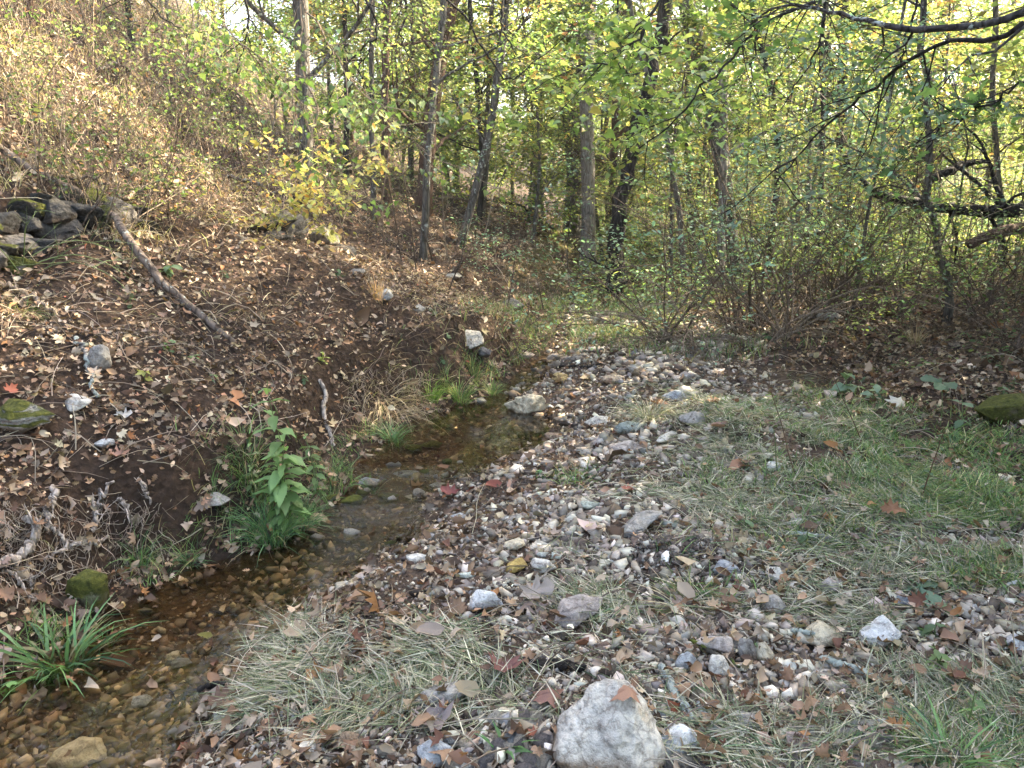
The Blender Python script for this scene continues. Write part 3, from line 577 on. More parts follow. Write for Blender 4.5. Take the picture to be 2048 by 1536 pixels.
# ------------------------------------------------------------------ leaf litter
LPAL = [(.25, .175, .125, 4), (.16, .108, .078, 4), (.34, .275, .21, 2.6), (.085, .057, .043, 4.5), (.42, .37, .31, 1.4), (.26, .14, .07, .5), (.18, .07, .05, .15), (.23, .195, .165, 3)]
def ell(px, py, L):
    o = np.zeros(len(px))
    for a, b, ra, rb, w in L: o = np.maximum(o, w*np.exp(-(((px-a)/ra)**2+((py-b)/rb)**2)**1.5))
    return o
def litter_d(x, y):
    xl, xr = edges(y); s = xl-x; u = x-xr
    d = np.where(s > 0, .3+.7*sstep(s, 0, .35), np.where(u > 0, .17+.12*(u < .9)+.7*sstep(u, 2.2, 3.6)*sstep(y, 3.4, 6)-.1*sstep(u, .6, 1.0)*(1-sstep(u, 1.3, 1.8)), .05))
    d = d+.6*sstep(y, 7.2, 8.8)+.5*sstep(x, 2.2, 3)*sstep(y, 4.5, 5.5); return np.clip(d, 0, 1)*(.65+.7*np.clip(vnoise(x*2, y*2)+.3, 0, 1))
rl = np.random.default_rng(21)
LT = [fan2(OAK, .5, 1.4, .9, 1), fan2(OAK, -.7, 1.0, -1, 2), fan2(MAPLE, .6, 1.0, .6, 3), fan2(MAPLE, -.5, -1.2, 1, 4), fan2(STAR, .6, 1.6, 1, 5), fan2(OVO, .5, 2.4, 1.3, 6), fan2(OVO, -.6, 1.8, -1.2, 7), fan2(OVO6, .8, 2.6, 1.5, 8), fan2(OVO6, -.5, 3.2, -1.5, 9)]
LTL = [fan(OAK, .5, 1.4, .9, 1), fan(OAK, -.7, 1.0, -1, 2), fan(MAPLE, .6, 1.0, .6, 3), fan(MAPLE, -.5, -1.2, 1, 4), fan(STAR, .6, 1.6, 1, 5), fan(OVO, .5, 2.4, 1.3, 6), fan(OVO, -.6, 1.8, -1.2, 7), fan(OVO6, .8, 2.6, 1.5, 8), fan(OVO6, -.5, 3.2, -1.5, 9)]
LN = ['oak', 'oak', 'maple', 'maple', 'maple', 'oval', 'oval', 'oval', 'oval']
P = sample(138000, -30, 30, 1.5, 34, litter_d, rl); n_ = len(P)
hs = sstep(edges(P[:, 1])[0]-P[:, 0], .2, .8); size = (.014+.012*rl.random(n_))*np.exp(rl.normal(0, .42, n_))*(1-.22*hs)*(1+.03*P[:, 1]); size = np.where(P[:, 1] < 6, size, size*1.05)
z = H(P[:, 0], P[:, 1]); nn = nrm(P[:, 0], P[:, 1], .12); keep = nn[:, 2] > .28+.46*rl.random(n_); P, size, z, nn = P[keep], size[keep], z[keep], nn[keep]; n_ = len(P); lay = rl.random(n_)**1.5*.045
P3 = np.c_[P, z]+nn*(lay+.006)[:, None]
nz = unit(nn+rl.normal(0, .55, (n_, 3))); yaw = rl.uniform(0, 6.283, n_); xx = np.stack([np.cos(yaw), np.sin(yaw), rl.normal(0, .15, n_)], -1); xx = unit(xx-nz*np.sum(xx*nz, 1, keepdims=True))
xl, xr = edges(P[:, 1]); inwater = (P[:, 0] > xl+.02) & (P[:, 0] < xr-.02)
P3[inwater, 2] = np.where(rl.random(inwater.sum()) < .3, zwater(P[inwater, 1])+.004, z[inwater]+.01)
col = pick(rl, LPAL, n_, .28)*np.array([1.05, .97, .82]); gul = sstep(P[:, 0]-xr, 2, 3)*sstep(P[:, 1], 4, 6); col *= (1-.25*gul)[:, None]
col *= (1-.35*(1-sstep(np.abs(P[:, 0]-xr), .0, .15)))[:, None]
col[inwater] *= np.array([.7, .6, .45])
_, _, zc = pxof(P3); app = size/zc; vis = (np.abs(pxof(P3)[0]-1024) < 1010) & (pxof(P3)[1] < 1530)
od = np.argsort(-app*vis*(lay > .012)*np.where(size < .05, 1, .2)); ind = od[:235]; mask = np.ones(n_, bool); mask[ind] = False; mask &= ~((size > .10) & (P[:, 1] < 3))
tt = rl.integers(0, 5, n_); tt[(P[:, 1] > 4)] = rl.choice([4, 7, 8], (P[:, 1] > 4).sum()); q_ = rl.random(n_) < .55; tt[q_] = rl.choice([5, 6, 7, 8, 7, 8], q_.sum())
T = Tri()
for k in range(9):
    m_ = mask & (tt == k) & (P[:, 1] < 11); inst(T, *LTL[k], P3[m_]-xx[m_]*size[m_, None]*.5, xx[m_], nz[m_], size[m_]*1.5, col[m_])
m_ = mask & (P[:, 1] >= 11); inst(T, *DIA, P3[m_], xx[m_], nz[m_], size[m_]*2.1, col[m_])
link('leaf_litter', T.mesh('leaf_litter', M['dead']), kind='stuff', label='deep brown fallen leaves covering banks and slopes')
cn = [((.30, .20, .14), 'brown'), ((.21, .13, .09), 'dark brown'), ((.40, .31, .24), 'tan'), ((.15, .075, .055), 'purplish-brown'), ((.38, .32, .27), 'pale beige'), ((.32, .17, .08), 'rust-coloured'), ((.25, .09, .06), 'dull reddish')]
def leafobj(tmp, c, name='fallen_leaf', mat='dead', **k):
    v, f = tmp; return link(name, mesh(name, v-A(.45, 0, 0), f, np.array([c]), M[mat], True), **k)
proto = {}
def frame(x, nz):
    y = np.cross(nz, x); y /= np.linalg.norm(y); z = np.cross(x, y); return Matrix(((x[0], y[0], z[0]), (x[1], y[1], z[1]), (x[2], y[2], z[2])))
for q in ind:
    k = int(tt[q]); ci = int(rl.choice(7, p=[.28, .24, .2, .12, .1, .04, .02])); key = (k, ci)
    if key not in proto: v, f = LT[k]; proto[key] = mesh('fallen_leaf', v-A(.45, 0, 0), f, np.array([cn[ci][0]])*np.array([.93, .87, .74]), M['dead'], True)
    w_ = where(*P[q]); wv = 'upturned' if nz[q][2] < .75 else 'curled' if k in (3, 6, 8) else 'flat'
    o = link('fallen_leaf', proto[key], loc=P3[q]+A(0, 0, .006), rot=frame(unit(xx[q]), nz[q]).to_euler(), scl=size[q]*1.5, label=uniq([wv, cn[ci][1], LN[k], 'leaf'], w_, ['tip towards the creek' if xx[q][0] < -.5 else 'tip away from the creek' if xx[q][0] > .5 else 'tip to the viewer' if xx[q][1] < 0 else 'tip to the woods', 'small one' if size[q] < np.median(size[ind]) else 'big one']), cat='leaf', group='fallen leaves '+w_)
    if inwater[q]: o.location.z = float(zwater(P[q][1]))+.008
def heroleaf(px, py, wpx, tmp, c, yaw, lab, up=.012, tilt=(0, 0), onrock=None, mat='dead'):
    c = np.array(c); c = (c*.8+c.mean()*.2)*.8; wpx *= .85
    Q = hit(px, py); s = wpx*pxof(Q)[2][0]/FPX
    if onrock is not None: Q = at(px, py, Q[1]-onrock); s *= .9
    return leafobj(tmp, c, mat=mat, loc=Q+A(0, 0, up+.01), rot=(tilt[0], tilt[1], yaw), scl=s, label=lab, cat='leaf')
hl = [(1068, 1205, 92, 0, (.42, .34, .28), .5, 'large tan oak leaf standing on edge between two stones', .03, (.5, 0)),
 (415, 1134, 72, 1, (.55, .30, .16), 0.1, 'orange-tan oak leaf floating at the creek edge', .0, (0, 0)),
 (600, 1290, 75, 2, (.40, .30, .20), 1.5, 'tan leaf resting on the straw beside the water', .04, (.3, 0)),
 (858, 1298, 75, 5, (.36, .27, .20), .3, 'ribbed grey-brown leaf lying over straw', .05, (.25, 0)),
 (1000, 1355, 90, 2, (.22, .085, .065), 2.1, 'dark wine-red maple leaf on the leafy gravel', .03, (.3, 0)),
 (1105, 1410, 85, 3, (.28, .13, .09), .9, 'curled reddish-brown maple leaf beside the large white boulder', .03, (.2, .2)),
 (860, 1460, 100, 2, (.32, .25, .22), 2.6, 'grey-brown maple leaf near the bottom edge', .02, (0, 0)),
 (1780, 1050, 58, 1, (.30, .13, .05), -.5, 'long rust-brown leaf caught upright in the grass', .07, (.7, 0)),
 (1480, 945, 60, 6, (.42, .20, .10), .1, 'rusty leaf at the border of gravel and grass', .03, (.2, 0)),
 (1440, 865, 60, 5, (.40, .22, .14), .2, 'brown curled leaf by the stones of the gravel bank', .02, (0, 0)),
 (1425, 812, 36, 0, (.42, .22, .10), .7, 'small orange oak leaf in pale straw', .02, (0, 0)),
 (1575, 1172, 52, 6, (.34, .17, .07), .1, 'brown boat-shaped leaf on loose soil', .02, (0, 0)),
 (1600, 1440, 52, 6, (.45, .26, .14), -.4, 'orange-brown leaf with holes near the bottom', .03, (.2, 0)),
 (1560, 1190, 30, 4, (.40, .13, .06), 1, 'small reddish leaf on loose soil', .02, (0, 0)),
 (230, 1335, 90, 5, (.20, .10, .05), .3, 'dark brown leaf half under water beside the sedge clump', .0, (0, 0)),
 (100, 1420, 75, 5, (.24, .12, .06), .5, 'brown oval leaf lying under the water near the corner', -.02, (0, 0)),
 (60, 1470, 80, 5, (.26, .14, .07), .9, 'big brown leaf submerged at the edge of the picture', -.03, (0, 0)),
 (15, 1335, 50, 6, (.44, .32, .26), 1.5, 'pinkish-tan leaf propped on the sedge clump', .06, (.6, 0)),
 (70, 1420, 55, 0, (.38, .31, .28), .8, 'pale grey oak leaf stuck on the sedge blades', .04, (.3, 0)),
 (410, 1292, 42, 5, (.34, .36, .08), .0, 'small yellow-green leaf floating on the near water', .03, (0, 0)),
 (240, 925, 45, 2, (.40, .20, .12), .6, 'orange-brown curled leaf on the bank', .03, (.3, 0)),
 (246, 842, 42, 0, (.55, .50, .42), .2, 'pale cream oak leaf on the bank', .02, (.2, 0)),
 (985, 985, 46, 5, (.32, .085, .05), .5, 'dark red leaf on gravel beyond the small falls', .03, (.5, 0)),
 (900, 995, 46, 2, (.28, .07, .05), .2, 'red-brown leaf at the water edge by the falls', .02, (.3, 0)),
 (1257, 990, 34, 2, (.42, .13, .08), .9, 'bright red maple leaf on the gravel', .02, (.2, 0)),
 (1105, 1080, 42, 2, (.45, .32, .22), .4, 'tan maple leaf on the gravel flat', .02, (.1, 0)),
 (640, 1085, 36, 4, (.20, .11, .07), .4, 'dark leaf at the riffle edge', .02, (0, 0)),
 (1800, 820, 50, 3, (.60, .56, .45), .4, 'bleached cream leaf standing in the green grass', .05, (.8, 0))]
for a, b, w, k, c, yw, lab, up, tl in hl: heroleaf(a, b, w, LT[k], c, yw, lab, up, tl)
# leaf lying on the large boulder
bz = hit(1212, 1490); ro = bpy.data.objects['rock']; bpy.context.view_layer.update()
ok, loc, nrm_, _ = ro.ray_cast(ro.matrix_world.inverted() @ Vector((bz[0]+.05, bz[1]-.02, 1.0)), Vector((0, 0, -1)))
tp = ro.matrix_world @ loc if ok else Vector(bz.tolist())
leafobj(LT[3], (.30, .17, .11), loc=(tp.x, tp.y, tp.z+.012), rot=(.15, .2, 1.2), scl=.085, label='brown maple leaf lying on top of the large white boulder', cat='leaf')

# ------------------------------------------------------------------ twigs lying about
T = Tri(); rt = np.random.default_rng(66)
P = sample(4300, -20, 8, 1.6, 16, lambda x, y: np.where(x < edges(y)[0]-.1, 1.0, np.where(x > edges(y)[1]+.05, .30, 0)), rt); n_ = len(P); zz = H(P[:, 0], P[:, 1]); nn = nrm(P[:, 0], P[:, 1], .12); tc_ = pick(rt, [(.34, .28, .21, 3), (.22, .17, .13, 3), (.12, .09, .07, 2), (.46, .39, .30, 1.5)], n_, .2)
for q in range(n_):
    yw = rt.uniform(0, 6.283); d = A(math.cos(yw), math.sin(yw), 0); d = unit(d-nn[q]*np.dot(d, nn[q])+nn[q]*rt.normal(0, .12)); L_ = rt.uniform(.05, .30)*(1+.05*P[q, 1])
    p = wander(A(P[q, 0], P[q, 1], zz[q]+.015), d, L_, 5, rt, .12); p += nn[q]*(np.sin(np.linspace(0, 3.1, 5))*L_*rt.uniform(0, .22))[:, None]; r_ = rt.uniform(.0012, .0032)*(1+.06*P[q, 1]); T.add(*tube(p, np.linspace(r_, r_*.4, 5), 3, False), tc_[q])
link('twig_litter', T.mesh('twig_litter', M['straw']), kind='stuff', label='thin dead twigs and dry stems strewn through the leaves')
# ------------------------------------------------------------------ grasses
rgz = np.random.default_rng(31)
GREEN = [(.12, .20, .06, 3), (.18, .27, .08, 2), (.07, .12, .05, 2), (.26, .26, .10, 1), (.36, .30, .16, .9)]
BLUEG = [(.15, .17, .09, 3), (.26, .27, .16, 3), (.38, .36, .27, 3), (.48, .43, .32, 3), (.10, .14, .07, 2)]
TAN2 = [(.46, .37, .22, 3), (.58, .49, .32, 2), (.34, .24, .13, 2), (.30, .32, .10, 2)]
TAN = [(.38, .30, .18, 3), (.48, .40, .26, 2), (.28, .20, .12, 2), (.24, .24, .09, 1)]
def field(name, patches, n, pal, L, w, lift, droop, label, mat, ymax=16, x0=-30, x1=30, k=4, rng=rgz, zoff=.0, y0=1.5, clump_=1.0):
    def dens(x, y):
        q = np.c_[x, y, H(x, y, False)]; a, b, _ = pxof(q); xl, xr = edges(y); return ell(a, b, patches)*np.clip(.1+1.6*clump_*(vnoise(x*4, y*4)+.25)+.5*(1-clump_), 0, 1)*((x > xr+.02) | (x < xl-.02))
    P = sample(n, x0, x1, y0, ymax, dens, rng); N = len(P); root = np.c_[P, H(P[:, 0], P[:, 1])+rng.uniform(0, zoff+1e-4, N)]
    sc = np.clip(.8+.07*P[:, 1], 1, 1.6); T = Tri()
    gust = 3.0*vnoise(P[:, 0]*2.2, P[:, 1]*2.2)*2
    blades(T, root, gust+rng.normal(0, .6, N)+rng.choice([0, 3.1], N), L*rng.uniform(.5, 1.3, N), w*sc*rng.uniform(.6, 1.3, N), lift+rng.normal(0, .22, N), droop*rng.uniform(.3, 1.2, N), pick(rng, pal, N, .22), k)
    return link(name, T.mesh(name, M[mat], org=(0, 0, 0)), kind='stuff', label=label)
STRAW = [(700, 1365, 260, 95, 1.0), (560, 1290, 110, 50, .7), (520, 1420, 90, 60, .6), (880, 1330, 160, 60, .7), (1290, 1205, 150, 55, .9), (1180, 1170, 80, 60, .5), (1600, 1000, 260, 75, .9), (1560, 880, 210, 70, .9),
 (1800, 1110, 280, 80, .75), (1930, 1330, 190, 150, .8), (1480, 1440, 300, 90, .35), (1750, 1400, 280, 130, .65), (1700, 1230, 250, 70, .45), (1330, 815, 95, 40, .7), (1000, 1300, 140, 40, .4), (1400, 1000, 120, 50, .5), (1950, 1480, 200, 100, .9), (1100, 1500, 200, 60, .25)]
field('cut_grass', STRAW, 31000, BLUEG, .13, .0034, .12, .25, 'matted pale cut grass lying flat over the stones', 'straw', 9, zoff=.03)
GG = [(1800, 940, 260, 90, .9), (1950, 990, 160, 110, .9), (1640, 830, 190, 50, .5), (1650, 1060, 150, 60, .4), (1980, 1130, 120, 100, .7), (1900, 1500, 160, 60, .5), (1980, 1230, 90, 70, .6), (1420, 1190, 60, 25, .6), (1350, 1110, 40, 20, .8), (1430, 960, 60, 30, .3), (1170, 960, 60, 15, .5)]
field('green_grass', GG, 15000, GREEN, .085, .0048, .8, 1.1, 'low green grass growing among the cut straw', 'grass', 9, zoff=.015)
field('far_grass', [(1150, 650, 190, 45, 1), (1060, 690, 60, 20, .8), (1250, 620, 120, 30, .6), (1450, 700, 200, 25, .2), (1000, 720, 60, 30, .4)], 9000, GREEN+[(.30, .27, .14, 3)], .16, .006, 1.1, 1.2, 'thin green grass in the valley floor past the riffle', 'grass', 16, k=3)
field('bank_grass', [(540, 960, 120, 90, .9), (560, 1040, 130, 60, 1), (430, 1060, 90, 40, .5), (350, 1100, 60, 30, .5), (900, 770, 90, 40, .8), (700, 985, 70, 25, .6), (660, 940, 60, 30, .6), (930, 720, 60, 40, .7), (780, 880, 70, 30, .5), (700, 900, 60, 20, .4), (300, 1160, 60, 30, .5), (90, 1290, 90, 40, .6)], 7000, GREEN, .13, .004, 1.1, 1.5, 'fresh green grass along the foot of the bank', 'grass', 9)
field('dry_bank_grass', [(790, 790, 70, 60, 1), (740, 770, 60, 50, .8), (830, 720, 60, 60, .7), (480, 900, 60, 50, .6), (250, 640, 60, 30, .5), (60, 600, 90, 30, .5), (520, 620, 120, 40, .3), (900, 600, 100, 50, .35), (20, 1080, 60, 60, .5)], 6500, TAN, .17, .0035, .5, 1.9, 'pale dead grass hanging down the creek bank', 'straw', 9)
field('hillside_grass', [(100, 130, 300, 170, .9), (420, 250, 260, 130, .6), (250, 400, 330, 100, .5), (650, 330, 200, 120, .25), (0, 330, 180, 120, .6), (300, 0, 500, 120, .6)], 6500, TAN2, .18, .0045, 1.1, 1.7, 'thin straw-coloured grass over the sunlit hillside', 'straw', 26, k=4, y0=3, clump_=1.6)
# single clumps of grass along the water, each a thing
def clump(px, py, wpx, n, pal, lab, w=.004, lift=1.15, droop=1.7, mat='grass', seed=0, name='grass_clump'):
    r = np.random.default_rng(seed+int(px)); P = hit(px, py); R = wpx*pxof(P)[2][0]/FPX/2; T = Tri(); a = r.uniform(0, 6.283, n); q = r.random(n)**.6*R*.35
    root = np.c_[np.cos(a)*q, np.sin(a)*q, np.zeros(n)]; root[:, 2] = H(root[:, 0]+P[0], root[:, 1]+P[1])-P[2]-.005
    blades(T, root, a+r.normal(0, .5, n), R*1.35*r.uniform(.5, 1.25, n), w*r.uniform(.6, 1.3, n), lift+r.normal(0, .25, n), droop*r.uniform(.4, 1.2, n), pick(r, pal, n, .2), 5)
    return link(name, T.mesh(name, M[mat]), loc=P, label=lab, cat='grass')
GB = [(.11, .21, .08, 3), (.16, .27, .09, 2), (.06, .12, .06, 1.3), (.30, .26, .14, .9)]
for a in [(125, 1345, 230, 90, GB, 'big sedge clump with broad arching green blades at the near water edge', .011, .95, 1.5), (215, 1290, 90, 26, GB, 'few long green blades leaning over the near water', .008, 1.0, 1.4),
 (545, 1085, 170, 260, GB, 'dense round tuft of fine grass at the foot of the tall green weed'), (600, 1060, 130, 200, GB, 'thick green grass tuft leaning over the riffle'), (380, 1130, 60, 70, GB, 'small grass tuft rooted beside the floating oak leaf'),
 (275, 1120, 110, 120, GB, 'thin dark grass tuft below the washed-out roots'), (500, 950, 130, 170, GREEN, 'arching grass tuft behind the tall green weed', .005), (430, 1000, 80, 80, GREEN, 'short grass tuft in the damp hollow under the bank'),
 (785, 885, 90, 130, GB, 'bluish-green grass tuft at the near side of the pool'), (865, 800, 70, 110, [(.2, .3, .05, 1), (.14, .24, .05, 1)], 'bright lime-green grass tuft at the bank beyond the pool', .006), (920, 800, 95, 150, GREEN, 'wide grass tuft hanging over the back of the pool'),
 (945, 750, 70, 120, GREEN, 'grass tuft in front of the jutting pale slab', .005), (890, 760, 60, 90, GREEN, 'grass tuft against the bank behind the pool'), (985, 790, 60, 80, GREEN, 'grass tuft at the outlet of the far riffle'),
 (745, 985, 60, 50, GB, 'wispy tuft growing on the dark shelf in the small fall'), (770, 800, 170, 260, TAN, 'shaggy dead grass tuft overhanging the pool', .004, .4, 2.2, 'straw'), (1300, 840, 120, 220, BLUEG, 'pale dried grass tuft on the gravel bank', .004, .9, 2.0, 'straw'),
 (1370, 1215, 150, 200, GREEN+TAN, 'half green grass sod torn up beside the dug earth', .004, .3, .8), (1350, 1110, 60, 50, GB, 'green blades sticking out behind the dug earth', .004, .5, .8), (1900, 1530, 210, 90, GB, 'fresh green grass clump at the bottom corner', .006, .9, 1.5),
 (238, 680, 60, 90, TAN, 'dry grass tuft drooping under the mossy ledge', .004, .2, 2.2, 'straw'), (40, 620, 110, 110, TAN+GREEN, 'drooping pale grass tuft below the shaded end of the ledge', .004, .4, 2.0, 'straw'),
 (757, 600, 70, 60, [(.5, .33, .16, 1)], 'tall orange dry grass stalks on the slope', .005, 1.4, .3, 'straw'), (1830, 690, 60, 80, TAN, 'bundle of brown dead stalks in the dark leaf litter', .006, 1.3, .8, 'straw'), (1010, 1500, 90, 14, GB, 'single broad green blades among leaves at the bottom edge', .012, .7, .9),
 (690, 1480, 60, 20, GREEN, 'tiny green grass sprout in the bottom leaves')]: clump(*a)

# ------------------------------------------------------------------ plants, saplings and trees
YG = [(.15, .23, .045, 4), (.24, .31, .06, 3.5), (.36, .38, .08, 2), (.09, .15, .04, 2.5), (.42, .34, .07, .4)]
YEL_ = [(.38, .33, .08, 3), (.46, .31, .06, 1.2), (.28, .30, .07, 3), (.42, .20, .06, .8), (.18, .22, .05, 2.5)]
GRN = [(.08, .14, .03, 4), (.12, .19, .04, 3), (.20, .26, .05, 1.2)]
BGR = [(.12, .22, .14, 4), (.17, .29, .19, 3), (.24, .34, .20, 1)]
ORG = [(.42, .20, .06, 3), (.30, .13, .05, 2), (.48, .32, .08, 2), (.26, .22, .05, 1)]
OLV = [(.12, .14, .05, 3), (.18, .19, .06, 2), (.08, .10, .035, 2), (.32, .27, .10, 1.5)]
LFT = {'dia': DIA, 'slim': SLIM, 'ovo': fan(OVO6, .3, .8, .3, 11), 'heart': fan(HEART, -.4, .8, .3, 12), 'maple': fan(STAR, -.35, .5, .4, 13), 'oak': fan(OAK, -.3, .6, .4, 14)}
def seed_of(pal): return 10*pal[0][0]
def puts(T, A_, pal, size, rng, tmp, droop=.25, flat=.35, out=None, per=1, spread=.06, jit=.2):
    """leaves around anchor points A_"""
    if len(A_) == 0: return
    P = np.repeat(np.asarray(A_), per, 0); n = len(P); P = P+rng.normal(0, spread, (n, 3))*A(1, 1, .55)
    yaw = rng.uniform(0, 6.283, n); x = np.stack([np.cos(yaw), np.sin(yaw), -np.abs(rng.normal(droop, .25, n))], -1)
    nz = unit(rng.normal(0, flat, (n, 3))+A(0, 0, 1)); g_ = np.exp(1.1*vnoise(P[:, 0]*2.1+seed_of(pal), P[:, 2]*2.6+P[:, 1]*1.7)); inst(T, *tmp, P, x, nz, size*rng.uniform(.55, 1.25, n), np.clip(pick(rng, pal, n, jit)*g_[:, None], 0, .8))
def limb(T, p, d, L, r, rng, lev, anchors, wig=.16, up=.03, nsub=5, k=5):
    n = max(4, int(L/.16)+3) if lev else 4; n = min(n, 12); path = wander(p, d, L, n, rng, wig, up)
    T.add(*tube(path, np.linspace(r, r*.3, n), k if lev else 3, False))
    if lev == 0: anchors.extend(path[1:]); return
    if lev == 1: anchors.extend(path[n//2:])
    for q in range(nsub):
        t = rng.uniform(.2, 1.0); i = min(int(t*(n-1)), n-2); b = path[i]+(path[i+1]-path[i])*rng.random(); dd = unit(path[i+1]-path[i])
        s = unit(np.cross(dd, rng.normal(0, 1, 3)))*A(1, 1, .45); limb(T, b, unit(dd*.75+s*.8), L*rng.uniform(.3, .5)*(1.15-t*.4), r*.45, rng, lev-1, anchors, wig, up, max(3, nsub-1), 4)
def tree(pts, r0, r1, label, bark='bark', limbs=(), nlimb=8, lo=.2, L=1.5, pal=YG, size=.075, tmp='ovo', per=3, seed=0, group=None, name='tree', cat='tree', ext=4.0, spread=.09, droop=.25, up=.03, lev=2, nsub=5, elev=(.0, .6), leafmat_='leaf', kseg=10, jit=.008, flat=.35, gnarl=0.0, rs=.74):
    """pts: trunk points in the world from the foot upwards; the trunk goes on above the last one for ext metres"""
    rng = np.random.default_rng(seed+500); pts = [np.asarray(p, float) for p in pts]
    if ext: d = unit(pts[-1]-pts[-2]); pts.append(pts[-1]+unit(d+A(0, 0, .3))*ext)
    org = pts[0].copy(); root = link(name, None, loc=org, label=label, cat=cat, group=group); pts = [p-org for p in pts]; pts[0] = pts[0]-A(0, 0, .12); r0 *= rs; r1 *= rs
    n = 26; path = smoothpath(pts, n, rng, jit+gnarl); tt = np.linspace(0, 1, n); rad = r0+(r1-r0)*tt; rad = rad*(1+.35*np.exp(-tt*n/1.3)); T = Tri(); rad = rad*(1+rng.normal(0, .03, n))
    T.add(*tube(path, rad, kseg)); link('trunk', T.mesh('trunk', M[bark], True), parent=root)
    anc = []; spec = list(limbs)
    for q in range(nlimb):
        t = lo+(1-lo)*(q+rng.random())/max(nlimb, 1); az = rng.uniform(0, 6.283); el = rng.uniform(*elev); spec.append((t, az, el, L*rng.uniform(.6, 1.2)*(1.1-.4*t)))
    for t, az, el, ll in spec:
        i = min(int(t*(n-1)), n-2); b = path[i]+(path[i+1]-path[i])*(t*(n-1)-i); T = Tri(); d = A(math.cos(az)*math.cos(el), math.sin(az)*math.cos(el), math.sin(el))
        limb(T, b, d, ll, min(rad[i]*.42, .012+.012*ll), rng, lev, anc, .14+gnarl*2, up, nsub); link('limb', T.mesh('limb', M[bark], True), parent=root)
    if per and anc:
        T = Tri(); puts(T, anc, pal, size, rng, LFT[tmp], droop, flat, per=per+(1 if per > 1 else 0), spread=spread); link('crown', T.mesh('crown', M[leafmat_]), parent=root)
    return root
def ray_pts(base, pix):
    """trunk line seen through pix, standing at the distance of its foot"""
    P = hit(*base); return [P]+[at(x, y, P[1]*(1+.0*i)) for i, (x, y) in enumerate(pix)]
def rad(base, w, Pd=None): P = hit(*base) if Pd is None else Pd; return w*pxof(P)[2][0]/FPX/2
def T_(base, pix, w0, w1, label, D=None, **k):
    if D is None: pts = ray_pts(base, pix); 
    else:
        d0 = vdir(*base); g = at(base[0], base[1], D); g[2] = float(H(g[0], g[1])); pts = [g]+[at(x, y, D) for x, y in pix if at(x, y, D)[2] > g[2]+.2]
    if len(pts) < 2: pts.append(pts[0]+A(.05, 0, 2.0))
    z = pxof(pts[0])[2][0]; return tree(pts, w0*z/FPX/2, w1*z/FPX/2, label, **k)
T_((846, 520), [(850, 400), (862, 240), (878, 110), (889, 0)], 21, 14, 'smooth grey tree forking above the creek bend, low on the leafy slope', nlimb=7, lo=.45, L=1.6, pal=YEL_, size=.055, per=2, seed=1, limbs=[(.30, .15, .55, 1.9), (.36, .1, .15, 1.8)])
T_((917, 487), [(960, 350), (990, 205), (1006, 80), (1012, 0)], 22, 18, 'dark slender tree leaning uphill beside the smooth grey forked one', bark='bark', nlimb=7, lo=.4, L=1.5, pal=YEL_, size=.055, per=2, seed=2, limbs=[(.47, 2.8, .6, 1.2), (.2, 2.0, .9, 1.3)])
T_((747, 440), [(745, 300), (742, 120), (745, 0)], 15, 10, 'thin straight grey sapling on the slope above the dry grass tuft', nlimb=8, lo=.3, L=1.3, pal=YEL_, size=.05, per=1, seed=3)
T_((772, 372), [(770, 250), (772, 100), (776, 0)], 22, 18, 'straight mossy-footed tree behind the thin grey sapling', bark='bark_cedar', D=11.5, nlimb=9, lo=.15, L=1.6, pal=OLV, size=.06, per=2, seed=4)
T_((845, 352), [(858, 240), (885, 100), (905, 0)], 42, 30, 'thick reddish cedar leaning on the crest of the slope', bark='bark_cedar', D=13, nlimb=16, lo=.12, L=1.9, pal=OLV, size=.045, tmp='slim', per=5, seed=5, spread=.13)
T_((615, 420), [(612, 300), (606, 150), (600, 0)], 40, 32, 'large grey hillside tree wrapped in leafy vines', bark='bark', nlimb=10, lo=.2, L=1.9, pal=GRN+YG, size=.06, tmp='heart', per=2, seed=6, droop=.9)
T_((1062, 490), [(1073, 420), (1080, 330), (1076, 250)], 11, 6, 'small forked sapling at the lower end of the slope', nlimb=5, lo=.2, L=1.4, pal=YG, size=.05, per=2, seed=7, ext=1, limbs=[(.25, .3, .75, 1.5), (.3, .9, .9, 1.2)], cat='sapling', name='sapling')
T_((1140, 495), [(1150, 360), (1136, 200), (1132, 60), (1130, 0)], 32, 25, 'tall dark-barked tree with moss at its foot where the slope ends', bark='bark', nlimb=6, lo=.4, L=1.8, pal=YG, size=.065, per=3, seed=8, rs=1.0)
T_((1178, 470), [(1176, 330), (1172, 150), (1178, 0)], 28, 24, 'pale upright tree right behind the tall dark-barked one', bark='bark_pale', D=14.5, nlimb=5, lo=.5, L=1.8, pal=YG, size=.07, per=3, seed=9, rs=1.0)
T_((1068, 430), [(1078, 270), (1086, 100), (1094, 0)], 20, 17, 'pale bare-looking trunk standing against the bright sky', bark='bark_pale', D=19, nlimb=5, lo=.5, L=2, pal=YG, size=.08, per=3, seed=10)
T_((1228, 492), [(1240, 400), (1266, 300), (1290, 200), (1322, 60), (1332, 0)], 32, 20, 'dead blackened trunk leaning with peeling bark', bark='bark_dark', D=11.5, nlimb=4, lo=.2, L=1.1, per=0, seed=11, rs=1.0, gnarl=.015, limbs=[(.07, 3.1, .35, .8), (.03, .3, .4, .7)], nsub=3, ext=2)
T_((1372, 590), [(1362, 440), (1345, 330), (1325, 230), (1298, 170), (1272, 80), (1258, 0)], 17, 9, 'curved young tree with layered sprays of big yellow-green leaves', bark='bark', nlimb=11, lo=.45, L=1.5, pal=YG, size=.085, tmp='heart', per=2, seed=12, ext=1.5, elev=(-.1, .35), up=0)
